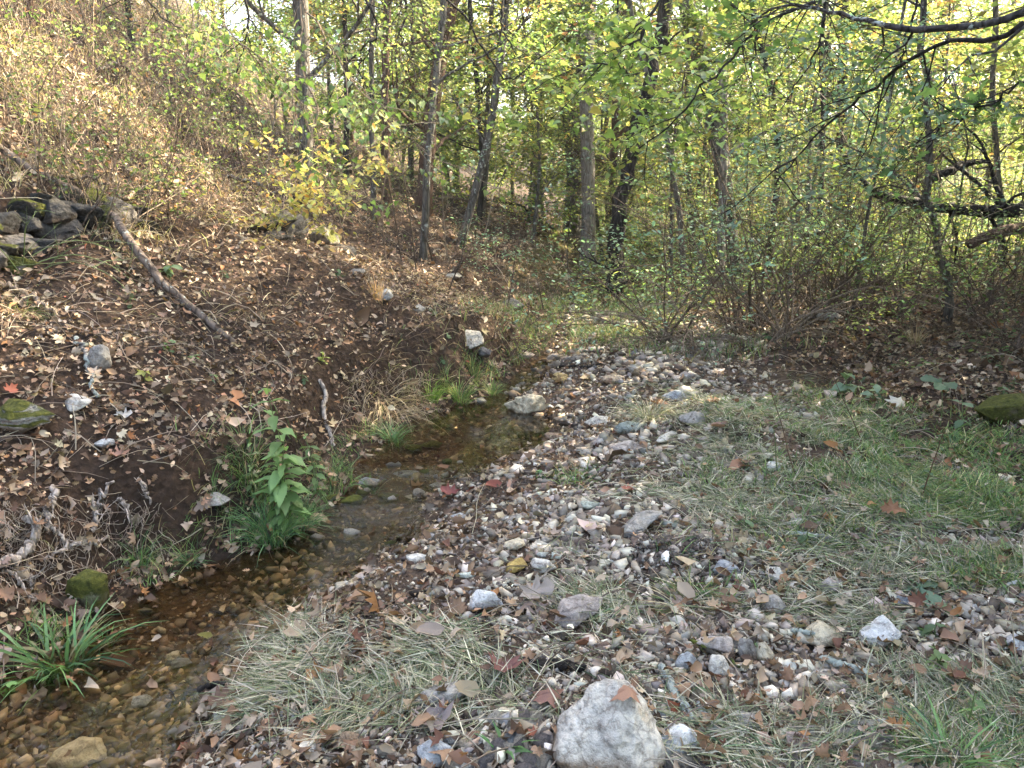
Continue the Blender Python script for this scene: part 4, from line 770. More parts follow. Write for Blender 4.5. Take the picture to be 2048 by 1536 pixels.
T_((1470, 560), [(1452, 400), (1436, 260), (1405, 100), (1366, 0)], 32, 26, 'grey tree leaning over the thicket above the tangled bush', bark='bark', nlimb=8, lo=.35, L=1.8, pal=YG, size=.08, tmp='ovo', per=3, seed=13, rs=1.0)
T_((1448, 470), [(1447, 300), (1446, 170), (1444, 120)], 24, 20, 'broken-topped dead snag with pale split wood', bark='bark_pale', D=11, nlimb=2, lo=.3, L=.8, per=0, seed=14, ext=0, limbs=[(.62, .2, .5, 1.2)], nsub=2)
T_((1545, 450), [(1560, 300), (1545, 180), (1520, 90), (1500, 0)], 17, 12, 'thin crooked tree behind the blue-green bush', bark='bark_dark', D=13, nlimb=7, lo=.3, L=1.5, pal=YG, size=.07, per=3, seed=15)
T_((1892, 640), [(1902, 570), (1885, 520), (1865, 470), (1855, 330), (1858, 200), (1850, 60)], 20, 10, 'crooked young tree forking low over the dark leaf litter', bark='bark', nlimb=8, lo=.25, L=1.5, pal=YG+YEL_, size=.065, tmp='ovo', per=2, seed=16, gnarl=.01, limbs=[(.12, .6, 1.0, 2.0), (.2, 2.4, .9, 1.8)])
T_((1715, 520), [(1740, 400), (1770, 250), (1800, 60)], 10, 6, 'thin leaning sapling over the pale undergrowth', D=8.5, nlimb=7, lo=.2, L=1.2, pal=YG, size=.06, per=2, seed=17, cat='sapling', name='sapling')
T_((2010, 520), [(2000, 380), (1985, 200), (1990, 0)], 16, 12, 'slim tree with orange-yellow leaves beyond the dark fallen limb', D=11, nlimb=12, lo=.15, L=1.9, pal=YEL_+ORG, size=.08, per=4, seed=18)
T_((1640, 470), [(1648, 300), (1640, 100), (1650, 0)], 13, 9, 'slim dark sapling behind the tangled bush', D=12, nlimb=8, lo=.2, L=1.5, pal=YG, size=.07, per=3, seed=19, bark='bark_dark')
T_((60, 60), [(58, 20), (56, -60)], 24, 20, 'trunk with reddish bark high at the top of the grassy hillside', bark='bark_cedar', nlimb=5, lo=.1, L=1.5, pal=ORG, size=.07, per=1, seed=20)
T_((265, 110), [(258, 40), (250, -40)], 16, 12, 'dark sapling high on the hillside with dead brown leaves', bark='bark_dark', nlimb=7, lo=.1, L=1.4, pal=ORG+GRN, size=.075, per=1, seed=21, droop=1.2)
T_((690, 330), [(693, 200), (690, 60), (688, 0)], 14, 10, 'slim tree on the crest behind the vine-wrapped tree', bark='bark_dark', D=12.5, nlimb=9, lo=.15, L=1.6, pal=OLV+YEL_, size=.065, per=3, seed=22)
T_((960, 420), [(965, 300), (950, 150), (940, 0)], 14, 10, 'slim tree on the crest between the two leaning ones', bark='bark_dark', D=15, nlimb=10, lo=.1, L=1.7, pal=YEL_+OLV, size=.07, per=4, seed=23)

# overhead branch with lobed green leaves
def branch(name, pts, r0, r1, label, bark, nl, L, pal, size, tmp, per, seed, cat='branch', droop=.3, lev=1, nsub=4, leaf_parts=0, up=0., spread=.06, gnarl=.01):
    rng = np.random.default_rng(seed); pts = [np.asarray(p, float) for p in pts]; org = pts[0]; root = link(name, None, loc=org, label=label, cat=cat); path = smoothpath([p-org for p in pts], 22, rng, gnarl)
    T = Tri(); rr = np.linspace(r0, r1, 22)*(1+rng.normal(0, .06, 22)); T.add(*tube(path, rr, 9)); link('main_limb', T.mesh('main_limb', M[bark], True), parent=root); anc = []
    for q in range(nl):
        t = rng.uniform(.12, 1); i = min(int(t*21), 20); T = Tri(); dd = unit(path[i+1]-path[i]); s = unit(np.cross(dd, rng.normal(0, 1, 3)))*A(1, 1, .8)
        limb(T, path[i], unit(dd*.6+s*.7+A(0, 0, -droop*.4)), L*rng.uniform(.5, 1.3), max(rr[i]*.45, .004), rng, lev, anc, .2, up, nsub); link('side_branch', T.mesh('side_branch', M[bark], True), parent=root)
    anc = np.array(anc)
    if leaf_parts:
        lm = mesh('leaf', LFT[tmp][0], LFT[tmp][1], np.array([pal[0][:3]]), M['leaf'], True); q = anc[rng.choice(len(anc), min(leaf_parts, len(anc)), replace=False)]
        for p in q: link('leaf', lm, parent=root, loc=p+rng.normal(0, .02, 3), rot=(rng.normal(0, .5), rng.normal(.3, .4), rng.uniform(0, 6.28)), scl=size*rng.uniform(.7, 1.2))
    if per:
        T = Tri(); puts(T, anc, pal, size, rng, LFT[tmp], droop, .35, per=per, spread=spread); link('leaves', T.mesh('leaves', M['leaf']), parent=root, kind='stuff')
    return root
D_ = 2.9
branch('overhanging_branch', [at(2180, -10, D_), at(2048, 28, D_), at(1960, 50, D_+.05), at(1850, 62, D_+.15), at(1770, 50, D_+.3), at(1690, 30, D_+.5), at(1600, 8, D_+.7), at(1540, 12, D_+.9), at(1500, 50, D_+1.0)], .016, .004, 'dark lichen-spotted branch reaching in overhead from the corner', 'bark_over', 9, .5, [(.09, .17, .04, 1), (.13, .22, .05, 1)], .055, 'maple', 1, 41, leaf_parts=30, droop=.5, spread=.03, gnarl=.004)
branch('overhanging_branch', [at(2048, 45, D_+.02), at(1990, 80, D_+.1), at(1960, 88, D_+.15), at(1900, 75, D_+.3), at(1830, 110, D_+.45), at(1780, 150, D_+.6), at(1720, 195, D_+.8), at(1620, 280, D_+1.1), at(1550, 370, D_+1.4)], .010, .003, 'lower fork of the overhead branch drooping towards the tangled bush', 'bark_dark', 12, .6, BGR, .035, 'ovo', 2, 42, droop=.8, spread=.04, gnarl=.006)
branch('overhanging_branch', [at(1700, -30, 4.5), at(1560, 30, 4.5), at(1440, 130, 4.6), at(1330, 260, 4.8), at(1240, 330, 5.0)], .010, .003, 'thin dark twig arching down across the leaning grey tree', 'bark_dark', 8, .5, YG, .06, 'ovo', 1, 43, droop=.5, gnarl=.01)
branch('overhanging_branch', [at(860, -30, 6.5), at(930, 30, 6.5), at(1010, 170, 6.6), at(1100, 100, 6.8)], .010, .004, 'yellow and orange leaved twig hanging over the creek bend', 'bark_dark', 8, .6, YEL_+ORG, .06, 'maple', 1, 44)
branch('overhanging_branch', [at(1330, -30, 5.2), at(1290, 60, 5.2), at(1230, 120, 5.3), at(1140, 150, 5.5)], .010, .004, 'spray of large yellow-green leaves against the tall dark trunk', 'bark_dark', 11, .7, YG, .075, 'heart', 2, 45, droop=.2)
branch('overhanging_branch', [at(1420, -30, 5.8), at(1520, 60, 5.8), at(1500, 140, 5.9), at(1400, 200, 6.0)], .010, .004, 'drooping spray of sunlit yellow leaves beside the leaning grey tree', 'bark_dark', 11, .8, YG, .07, 'heart', 2, 46, droop=.2)
branch('overhanging_branch', [at(2120, 120, 3.6), at(2040, 170, 3.6), at(1960, 220, 3.8), at(1860, 260, 4.0)], .007, .003, 'twig with large dark green leaves at the side of the overhead branch', 'bark_dark', 9, .45, [(.06, .13, .05, 1), (.10, .18, .05, 1)], .06, 'oak', 1, 47, droop=.3)
branch('hanging_vine', [at(560, -60, 5.4), at(640, 60, 5.4), at(720, 190, 5.5), at(800, 265, 5.6), at(850, 300, 5.8)], .006, .003, 'vine with pale heart-shaped leaves trailing in front of the hillside trees', 'stem', 12, .6, GRN+[(.3, .36, .2, 3)], .05, 'heart', 1, 48, cat='vine', droop=1.0)
branch('hanging_vine', [at(360, -60, 5.0), at(430, 50, 5.0), at(540, 130, 5.1), at(620, 220, 5.2)], .005, .003, 'vine of small bright green leaves crossing the grassy hillside', 'stem', 12, .6, GRN+YG, .045, 'heart', 1, 49, cat='vine', droop=1.0)
branch('hanging_vine', [at(610, 440, 5.6), at(598, 330, 5.6), at(640, 240, 5.6), at(600, 120, 5.6), at(600, -20, 5.6)], .008, .005, 'twisting woody vine climbing in front of the vine-wrapped tree', 'stem', 14, .55, YG+GRN, .05, 'heart', 1, 50, cat='vine', droop=.9)
branch('yellow_vine', [at(640, 440, 4.9), at(600, 400, 4.8), at(545, 350, 4.7), at(520, 320, 4.6)], .006, .003, 'orange and yellow leaved spray catching the sun on the slope', 'stem', 11, .30, [(.58, .44, .08, 3), (.55, .28, .05, 1), (.48, .44, .10, 2)], .048, 'ovo', 2, 51, cat='vine', droop=.6, spread=.03)
branch('yellow_vine', [at(640, 440, 4.9), at(650, 370, 4.8), at(680, 310, 4.7), at(750, 290, 4.7)], .006, .003, 'golden-leaved spray bending over the pale sapling', 'stem', 11, .32, [(.58, .46, .10, 3), (.46, .46, .12, 2), (.55, .28, .06, .6)], .048, 'ovo', 2, 52, cat='vine', droop=.6, spread=.03)
# dead limbs and logs
def log(pts, r, label, bark='wood', seed=0, k=12, twigs=0, name='fallen_log', cat='log', L=.3, jit=.01, sub='broken_twig'):
    rng = np.random.default_rng(seed); pts = [np.asarray(p, float) for p in pts]; org = pts[0]; path = smoothpath([p-org for p in pts], 24, rng, jit); T = Tri(); rr = np.interp(np.linspace(0, 1, 24), np.linspace(0, 1, len(r)), r)*(1+rng.normal(0, .05, 24)); T.add(*tube(path, rr, k))
    if not twigs: return link(name, T.mesh(name, M[bark], True), loc=org, label=label, cat=cat)
    root = link(name, None, loc=org, label=label, cat=cat); link('stem', T.mesh('stem', M[bark], True), parent=root)
    for q in range(twigs):
        i = int(rng.integers(3, 21)); T = Tri(); limb(T, path[i], unit(rng.normal(0, 1, 3)+A(0, 0, .4)), L*rng.uniform(.5, 1.3), rr[i]*.4, rng, 1, [], .25, 0, 2); link(sub, T.mesh(sub, M[bark], True), parent=root)
    return root
up = lambda px, py, h: hit(px, py)+A(0, 0, h)
log([up(-60, 270, .08), up(30, 345, .09), up(120, 395, .10), up(200, 440, .12), up(245, 490, .14), up(275, 540, .14), up(330, 590, .06), up(400, 640, .05), up(470, 692, .02)], [.022, .024, .026, .028, .026, .020], 'long weathered grey log sliding down the bank over the rock ledge', seed=1, twigs=4, L=.25, jit=.006)
log([up(640, 768, .03), up(655, 800, .04), up(646, 835, .05), up(668, 895, .01)], [.012, .016, .013, .012], 'crooked pale stick leaning down the bank behind the tall green weed', 'root', 2, name='stick', cat='stick', jit=.004)
log([up(155, 690, .04), up(180, 740, .05), up(195, 800, .02)], [.012, .013, .008], 'lichen-grey broken stick lying down the bank', 'lichen', 3, name='stick', cat='stick')
log([up(0, 575, .03), up(60, 600, .04), up(120, 640, .02)], [.012, .014, .008], 'slim pale branch lying below the rock ledge', 'stem', 4, name='stick', cat='stick', twigs=2, L=.15)
log([up(1320, 1345, .025), up(1350, 1400, .03), up(1385, 1455, .02)], [.012, .015, .014], 'turquoise lichen-covered stick behind the cracked pale stone', 'lichen', 5, name='stick', cat='stick', jit=.003)
log([up(1395, 1420, .02), up(1430, 1475, .02)], [.009, .007], 'short lichen-grey twig near the dark stones', 'lichen', 6, name='stick', cat='stick', jit=.002)
log([up(1640, 1330, .03), up(1700, 1352, .03), up(1765, 1378, .02)], [.010, .015, .014], 'thick lichen-spotted stick half buried in cut grass', 'lichen', 7, name='stick', cat='stick', jit=.003)
log([up(1582, 1275, .03), up(1660, 1290, .03)], [.008, .009], 'pale thin stick crossing the sandy cream stone', 'lichen', 8, name='stick', cat='stick', jit=.002)
log([up(1572, 1078, .03), up(1650, 1088, .03), up(1700, 1098, .01)], [.008, .013, .012], 'grey stick lying level in the flattened grass', 'lichen', 9, name='stick', cat='stick', jit=.002)
log([up(1645, 1062, .03), up(1800, 1085, .03)], [.007, .006], 'thin brown stick lying across the grass', 'wood', 10, name='stick', cat='stick', jit=.003)
log([up(1045, 1330, .02), up(1110, 1340, .02), up(1170, 1348, .02)], [.012, .017, .010], 'dark rotten strip of bark among the leaves', 'bark_dark', 11, name='stick', cat='stick', jit=.006, k=6)
log([up(1380, 1295, .03), up(1430, 1325, .03), up(1480, 1345, .02)], [.006, .007, .004], 'mossy twig leaning on the pinkish-white stone', 'bark_moss', 12, name='stick', cat='stick', jit=.003)
log([up(1120, 1500, .01), up(1135, 1430, .06), up(1180, 1395, .05), up(1245, 1378, .03)], [.004, .004, .003], 'bent brown twig arching beside the large white boulder', 'twig', 13, name='stick', cat='stick', jit=.003)
log([up(185, 1442, .03), up(222, 1430, .04)], [.010, .012], 'crumbling white piece of bark in the near water', 'lichen', 14, name='stick', cat='stick', jit=.008)
log([up(335, 1435, .04), up(390, 1405, .05), up(450, 1385, .04)], [.008, .010, .008], 'soaked black stick at the water edge', 'bark_dark', 15, name='stick', cat='stick', jit=.004, twigs=2, L=.06)
log([up(365, 1190, .04), up(405, 1168, .04)], [.007, .010], 'pale driftwood chip in the near creek', 'wood', 16, name='stick', cat='stick', jit=.002)
log([up(230, 975, .03), up(205, 1010, .06), up(200, 1040, .03)], [.006, .008, .006], 'grey root end poking from the bank', 'root', 17, name='stick', cat='stick')
log([up(1120, 742, .03), up(1160, 740, .04), up(1200, 735, .03)], [.012, .012, .008], 'dark wet stick across the far riffle', 'bark_dark', 18, name='stick', cat='stick')
DD = 8.5
log([at(1690, 310, DD), at(1700, 345, DD), at(1740, 385, DD-.1), at(1820, 402, DD-.1), at(1880, 415, DD-.1), at(1960, 425, DD-.2), at(2120, 415, DD-.3)], [.03, .045, .05, .06, .07, .075], 'black crooked fallen limb hung level across the thicket', 'bark_dark', 19, k=10, twigs=7, L=.9, jit=.009, name='fallen_limb', cat='dead branch')
log([at(1855, 362, DD+.5), at(1890, 345, DD+.5), at(1930, 328, DD+.6), at(1975, 322, DD+.7)], [.05, .045, .02], 'broken dark limb stub rising above the level one', 'bark_dark', 20, k=9, jit=.008, name='fallen_limb', cat='dead branch')
log([at(1940, 488, 7.6), at(2000, 462, 7.8), at(2090, 450, 8)], [.045, .055, .06], 'rotten brown log end jutting in from the side', 'bark_cedar', 21, jit=.004, name='fallen_limb', cat='log')
log([up(1185, 500, .3), up(1215, 470, .4), up(1290, 500, .2), up(1330, 520, .1)], [.05, .05, .03], 'heap of black fallen branches at the foot of the dead trunk', 'bark_dark', 22, jit=.04, name='fallen_limb', cat='dead branch', twigs=7, L=.8)
log([up(970, 400, .05), up(1040, 425, .2), up(1110, 470, .1)], [.05, .04, .03], 'fallen dark branch along the foot of the far slope', 'bark_dark', 23, jit=.02, name='fallen_limb', cat='dead branch', twigs=5, L=.8)
# washed-out roots in the near bank
rr_ = np.random.default_rng(77)
for q, (pp, w, lab) in enumerate([([(62, 1035), (85, 1060), (88, 1090), (60, 1125), (0, 1145), (-40, 1150)], .017, 'thick pale root looping out of the bank at the frame edge'), ([(118, 975), (125, 1000), (112, 1030), (105, 1060)], .014, 'stubby grey root with a swollen top on the bank'),
 ([(200, 1005), (203, 1040), (198, 1065)], .009, 'forked white root pointing down towards the water'), ([(245, 1000), (262, 1025), (272, 1045)], .008, 'thin white root curling over the bank lip'), ([(228, 1075), (205, 1098), (150, 1105), (100, 1120)], .008, 'long slender root lying along the undercut bank'),
 ([(105, 1045), (125, 1075), (155, 1100)], .006, 'spindly root branching beneath the grey root'), ([(20, 1140), (45, 1160), (70, 1190)], .006, 'fine root trailing to the creek edge at the frame edge'), ([(285, 960), (300, 985), (310, 1010)], .007, 'short pale root sticking from the leaves above the hollow'),
 ([(60, 1150), (80, 1165), (75, 1200)], .005, 'fine twisted root beside the tall mossy block')]):
    P = [up(a, b, .05 if 0 < i < len(pp)-1 else .02)+A(0, -.04, 0) for i, (a, b) in enumerate(pp)]; log(P, [w*.8, w*1.3, w*1.1, w*.6], lab, 'root', 60+q, k=8, twigs=3, L=.12, jit=.005, name='exposed_root', cat='root', sub='rootlet')
T = Tri()
for q in range(700):
    a = hit(rr_.uniform(-30, 330), rr_.uniform(1000, 1170)) if q < 460 else hit(rr_.uniform(680, 850), rr_.uniform(740, 830)); p = wander(a+A(0, -.02, .02), A(rr_.normal(0, .5), -.5, -.6), rr_.uniform(.05, .2), 6, rr_, .5, -.1); T.add(*tube(p, np.linspace(.0022, .0008, 6), 3, False), pick(rr_, [(.36, .3, .24, 1), (.22, .17, .13, 1)], 1))
link('fine_roots', T.mesh('fine_roots', M['straw']), kind='stuff', label='tangle of hair-thin roots hanging from the undercut bank')

# tangled bush with many arching stems
def bush(px, py, nst, hgt, label, pal, size, seed, spreadx=1.0, per=1, leaning=0, bark='twig', r=.009, name='bush', cat='bush', subs=7, arch=-.09, leaffrac=1.0, tmp='ovo', D=None):
    rng = np.random.default_rng(seed); P = hit(px, py) if D is None else at(px, py, D); 
    if D is not None: P[2] = float(H(P[0], P[1]))
    root = link(name, None, loc=P, label=label, cat=cat); anc = []
    for q in range(nst):
        az = rng.uniform(0, 6.283); T = Tri(); b = A(rng.normal(0, .06), rng.normal(0, .06), -.03); d = unit(A(math.cos(az)*spreadx*.75+leaning, math.sin(az)*.6, rng.uniform(.7, 1.6))); L = hgt*rng.uniform(.6, 1.3); n = 14
        path = wander(b, d, L, n, rng, .09, arch*(.5+rng.random())); T.add(*tube(path, np.linspace(r*rng.uniform(.6, 1.2), .0015, n), 5, False))
        for s in range(subs):
            i = int(rng.integers(3, n-1)); dd = unit(path[i]-path[i-1]); limb(T, path[i], unit(dd+rng.normal(0, .55, 3)), L*rng.uniform(.15, .4), .003, rng, 1, anc, .15, -.03, 2, 3)
        link('stem', T.mesh('stem', M[bark], True), parent=root)
    anc = np.array(anc); anc = anc[rng.random(len(anc)) < leaffrac]
    if per and len(anc): T = Tri(); puts(T, anc, pal, size, rng, LFT[tmp], .3, .35, per=per, spread=.04); link('leaves', T.mesh('leaves', M['leaf']), parent=root, kind='stuff')
    return root
bush(1575, 672, 24, 3.0, 'large tangled bush of arching bare stems at the centre of the clearing', BGR+YG, .028, 101, 1.25, per=1, leaffrac=.6, bark='cane', r=.012, subs=4)
bush(1530, 690, 11, 1.8, 'low thicket of bent twigs in front of the large tangled bush', BGR+YG, .03, 102, 1.5, leaning=-.35, arch=-.16, leaffrac=.3, bark='cane', r=.010, subs=4)
bush(1340, 640, 20, 1.9, 'blue-green leaved bush leaning over the valley floor', BGR, .045, 103, 1.2, leaning=-.3, per=2, arch=-.11, D=7.6, subs=5)
bush(1500, 640, 20, 3.1, 'tall honeysuckle with dense blue-green leaf sprays', BGR, .048, 104, .75, leaning=-.12, per=3, arch=-.06, D=7.8, subs=5)
bush(1640, 640, 16, 3.0, 'tall loose honeysuckle rising behind the tangled bush', BGR+YG, .05, 114, .8, leaning=.1, per=2, arch=-.06, D=8.4, subs=4)
bush(1800, 560, 14, 2.6, 'feathery green shrub under the level black limb', BGR+GRN, .05, 115, 1.0, per=2, arch=-.08, D=8.2, subs=4)
bush(1420, 720, 16, 1.5, 'bare briar canes arching down to the gravel', YG, .03, 105, 1.3, leaning=-.4, arch=-.2, leaffrac=.12, bark='cane')
bush(1250, 560, 9, 1.1, 'pale green shrub at the foot of the tall dark-barked tree', BGR+YG, .045, 106, 1.2, per=2, arch=-.14)
bush(1720, 600, 14, 2.2, 'loose shrub with yellow-green leaves behind the tangled bush', YG, .045, 107, 1.1, per=2, arch=-.08, D=8)
bush(1960, 560, 14, 2.0, 'leafy shrub under the black level limb', YG+GRN, .05, 108, 1.1, per=2, arch=-.08, D=8)
bush(2040, 600, 12, 1.6, 'dark green shrub at the edge of the leaf litter', GRN, .045, 109, 1.0, per=2, D=6.5)
bush(1130, 610, 5, .5, 'small shrub in thin grass at the bend of the valley', YG+BGR, .03, 110, 1.2, per=2)
bush(900, 540, 7, .9, 'wispy shrub below the smooth grey forked tree', BGR, .035, 111, 1.1, per=1)
bush(1010, 705, 5, .35, 'tiny twiggy shrub by the head of the riffle', YG+GRN, .02, 112, 1.2, per=1)
bush(60, 540, 7, .9, 'arching green briar in front of the rock ledge', GRN, .03, 113, 1.3, per=0, arch=-.12, bark='greenstem', subs=3, r=.004)
# pale brushy stems over the hillside
def brush(seed, leafy):
    rng = np.random.default_rng(seed); root = link('brush_stem', None); T = Tri(); anc = []
    for q in range(int(rng.integers(2, 5))):
        p = wander(A(rng.normal(0, .03), rng.normal(0, .03), -.05), A(rng.normal(0, .35), rng.normal(0, .3), 1), rng.uniform(.6, 1.5), 10, rng, .16, -.02); T.add(*tube(p, np.linspace(.005, .0015, 10), 4, False))
        for s in range(4): i = int(rng.integers(2, 9)); limb(T, p[i], unit(rng.normal(0, .7, 3)+A(0, 0, .6)), rng.uniform(.12, .4), .0025, rng, 1, anc, .2, 0, 2, 3)
    a = link('stem', T.mesh('stem', M['twig' if seed % 2 else 'stem'], True), parent=root); anc = np.array(anc); T = Tri()
    puts(T, anc[rng.random(len(anc)) < leafy], YG+GRN+[(.45, .2, .06, 1)], .042, rng, LFT['ovo'], .5, .5, spread=.02); b = link('leaves', T.mesh('leaves', M['leaf']), parent=root, kind='stuff'); return [root, a, b]
protos = [brush(200+k, [.7, .15, .9, .4, .05, 1.0][k]) for k in range(6)]
rb = np.random.default_rng(90); first = [True]*6; adj = ['leafy', 'nearly bare', 'green-leaved', 'straggly', 'bare', 'bushy']
spots = [(rb.uniform(0, 720), rb.uniform(10, 470)) for _ in range(85)]+[(rb.uniform(-60, 500), rb.uniform(-60, 160)) for _ in range(40)]+[(rb.uniform(60, 420), rb.uniform(250, 470)) for _ in range(22)]+[(rb.uniform(750, 1050), rb.uniform(400, 560)) for _ in range(12)]
BR = [(60, 40, 'the reddish hilltop trunk'), (262, 90, 'the dark hilltop sapling'), (60, 350, 'the upper end of the grey log'), (220, 430, 'the middle of the grey log'), (150, 500, 'the rock ledge'), (440, 600, 'the short mossy outcrop'), (590, 590, 'the square outcrop'), (540, 330, 'the orange and yellow spray'), (700, 310, 'the golden spray'), (612, 400, 'the vine-wrapped tree'), (745, 430, 'the thin straight sapling'), (840, 450, 'the smooth forked tree'), (940, 430, 'the dark leaning tree'), (430, 120, 'the small green vine'), (640, 150, 'the pale heart-leaved vine'), (300, 250, 'the open grassy slope'), (450, 250, 'the shaded fold of the slope'), (120, 200, 'the grass below the hilltop')]
used2 = set()
for q in range(16):      # dead branches lying on the hillside
    px, py = rb.uniform(60, 900), rb.uniform(120, 470); a = rb.uniform(-.7, .9); L_ = rb.uniform(60, 170); z_ = ['by', 'above', 'uphill of'][int(py < 330)+int(py < 200)]; nr = min(BR, key=lambda q: abs(q[0]-px)+abs(q[1]-py)*1.5)[2]
    P_ = [up(px+math.cos(a)*L_*t, py+math.sin(a)*L_*t, .05+.1*math.sin(3*t)) for t in (0, .5, 1)]; r_ = rb.uniform(.009, .022)
    if max(abs(P_[2]-P_[0])) > 6: continue
    l_ = f"{'stout' if r_ > .015 else 'thin'} {'pale' if q % 2 else 'grey'} dead branch lying {z_} {nr}"
    while l_ in used2: l_ += ', partly hidden' if ', partly hidden' not in l_ else ' in grass'
    used2.add(l_); log(P_, [r_, r_, r_*.5], l_, 'stem' if q % 2 else 'wood', 300+q, k=6, twigs=4, L=.4, jit=.012, name='dead_branch', cat='branch')
for px, py in spots:
    P = hit(px, py)
    if P[1] > 26 or P[1] < 3: continue
    k = int(rb.integers(6)); pr = protos[k]
    near = min(BR, key=lambda q: abs(q[0]-px)+abs(q[1]-py)*1.5)[2]; zone = ('near the rock ledge' if P[1] < 6.5 and py > 330 else 'around the vine-wrapped tree' if px > 480 and px < 740 else 'beside the leaning trunks' if px >= 740 else 'along the sunlit log' if px < 260 and py > 230 else 'high on the grassy hillside' if py < 180 else 'half way up the hillside')
    if first[k]: o = pr[0]; first[k] = False
    else:
        o = pr[0].copy(); COL.objects.link(o)
        for ch in pr[1:]: c = ch.copy(); COL.objects.link(c); c.parent = o
    o.location = P.tolist(); o.rotation_euler = (rb.normal(0, .15), rb.normal(0, .15), rb.uniform(0, 6.28)); o.scale = (rb.uniform(.6, 1.1),)*3
    sc_ = o.scale[0]; hh = 'tall' if sc_ > .85 else 'short'
    c_ = [f'{a}{adj[k]} pale brush stems {b} {near}' for b in (('above' if py < 420 else 'below'), 'growing beside', 'growing close to', 'in the tangle around') for a in ('', hh+' ')]
    o['label'] = next((q for q in c_ if q not in used2), c_[-1]); used2.add(o['label']); o['category'] = 'brush'; o['group'] = 'brush stems '+zone
for k in range(6):
    if first[k]:
        for o in protos[k]: bpy.data.objects.remove(o)
# green weed and small plants with single leaves
def weed(px, py, hpx, nst, pairs, lsz, label, c, seed, tmp='slimleaf', stem='greenstem', lean=(0, 0), name='weed', cat='plant', splay=.2, petiole=.0):
    rng = np.random.default_rng(seed); P = hit(px, py); z = pxof(P)[2][0]; h = hpx*z/FPX; root = link(name, None, loc=P, label=label, cat=cat); lm = []
    for k in range(3): v, f = LEAFV[tmp][k % len(LEAFV[tmp])]; lm.append(mesh('leaf', v, f, np.array([np.array(c)*(.8+.25*k)]), M['leaf'], True))
    for q in range(nst):
        hh = h*(1 if q == 0 else rng.uniform(.5, .85)); a = rng.uniform(0, 6.28); path = wander(A(rng.normal(0, .012), rng.normal(0, .012), -.02), A(math.cos(a)*splay*(q > 0)+lean[0], math.sin(a)*splay*(q > 0)+lean[1], 1), hh, 12, rng, .05, .02)
        T = Tri(); T.add(*tube(path, np.linspace(.004, .0015, 12), 5, False)); st = link('stem', T.mesh('stem', M[stem], True), parent=root)
        for i in range(pairs):
            t = .18+.82*(i+.5)/pairs if pairs > 1 else 1.0; j = min(int(t*11), 10); b = path[j]+(path[j+1]-path[j])*(t*11-j)
            for s in (0, 1) if pairs > 1 else range(5):
                yaw = i*1.6+s*(3.14 if pairs > 1 else 1.26)+rng.normal(0, .3); link('leaf', lm[int(rng.integers(3))], parent=st, loc=b, rot=(rng.normal(0, .25), rng.uniform(-.1, .7), yaw), scl=lsz*(.55+.6*math.sin(3.0*t))*rng.uniform(.8, 1.2))
    return root
LANCE = [(0, 0), (.12, -.06), (.3, -.19), (.55, -.2), (.8, -.09), (1, 0), (.8, .09), (.55, .2), (.3, .19), (.12, .06)]
LEAFV = {'slimleaf': [fan(LANCE, -.5, 1.0, .2, k) for k in (1, 2, 3)], 'round': [fan(HEART, -.3, .6, .2, k) for k in (1, 2, 3)], 'ovo': [fan(OVO, -.3, .8, .2, k) for k in (1, 2, 3)], 'oak': [fan([(0, 0), (.1, -.05), (.3, -.14), (.36, -.2), (.5, -.24), (.56, -.3), (.68, -.26), (.74, -.3), (.86, -.2), (.92, -.16), (1, 0), (.92, .16), (.86, .2), (.74, .3), (.68, .26), (.56, .3), (.5, .24), (.36, .2), (.3, .14), (.1, .05)], -.3, .5, .2, k) for k in (1, 2, 3)]}
weed(575, 1075, 330, 4, 10, .12, 'tall green weed with drooping pointed leaves at the creek edge', (.17, .29, .08), 1, lean=(.05, 0), splay=.12)
weed(640, 1000, 150, 2, 6, .07, 'shorter leafy weed beside the tall drooping one', (.13, .22, .06), 2)
weed(520, 1020, 160, 3, 6, .05, 'light green weed clump behind the fine grass tuft', (.16, .24, .07), 3)
weed(1838, 1200, 40, 1, 1, .17, 'broad-leaved oak seedling with five leaves lying in the cut grass', (.10, .17, .10), 4, 'oak', name='seedling', cat='seedling')
weed(1885, 850, 95, 1, 1, .17, 'small maple seedling with wide green leaves by the dark leaf litter', (.12, .20, .10), 5, 'oak', name='seedling', cat='seedling')
weed(1910, 860, 80, 1, 2, .10, 'young plant beside the wide-leaved maple seedling', (.12, .20, .10), 6, 'ovo', name='seedling', cat='seedling')
weed(1690, 790, 65, 2, 2, .12, 'seedling with flat pale green leaves behind the grass', (.14, .22, .13), 7, 'round', name='seedling', cat='seedling')
weed(1750, 800, 50, 2, 2, .10, 'low seedling trailing beside the flat-leaved one', (.14, .22, .13), 8, 'ovo', name='seedling', cat='seedling')
weed(1078, 955, 22, 3, 1, .05, 'violet leaves growing from the gravel flat', (.10, .20, .08), 9, 'round', name='seedling', cat='seedling')
weed(900, 1245, 25, 2, 1, .045, 'pale green sprout near the angular cream stone', (.16, .26, .13), 10, 'round', name='seedling', cat='seedling')
weed(1285, 1525, 45, 3, 1, .05, 'bright green leaves at the foot of the large white boulder', (.12, .26, .06), 11, 'ovo', name='seedling', cat='seedling')
weed(1205, 1530, 28, 2, 1, .04, 'small light green sprout in front of the large white boulder', (.16, .3, .1), 12, 'ovo', name='seedling', cat='seedling')
weed(188, 1185, 25, 3, 1, .045, 'pale green sprout on top of the tall mossy block', (.2, .34, .1), 13, 'round', name='seedling', cat='seedling')
weed(170, 1235, 25, 2, 1, .04, 'clover-like sprout at the side of the tall mossy block', (.2, .34, .1), 14, 'round', name='seedling', cat='seedling')
weed(340, 560, 35, 2, 1, .12, 'green seedling at the end of the rock ledge', (.16, .24, .1), 15, 'ovo', name='seedling', cat='seedling')
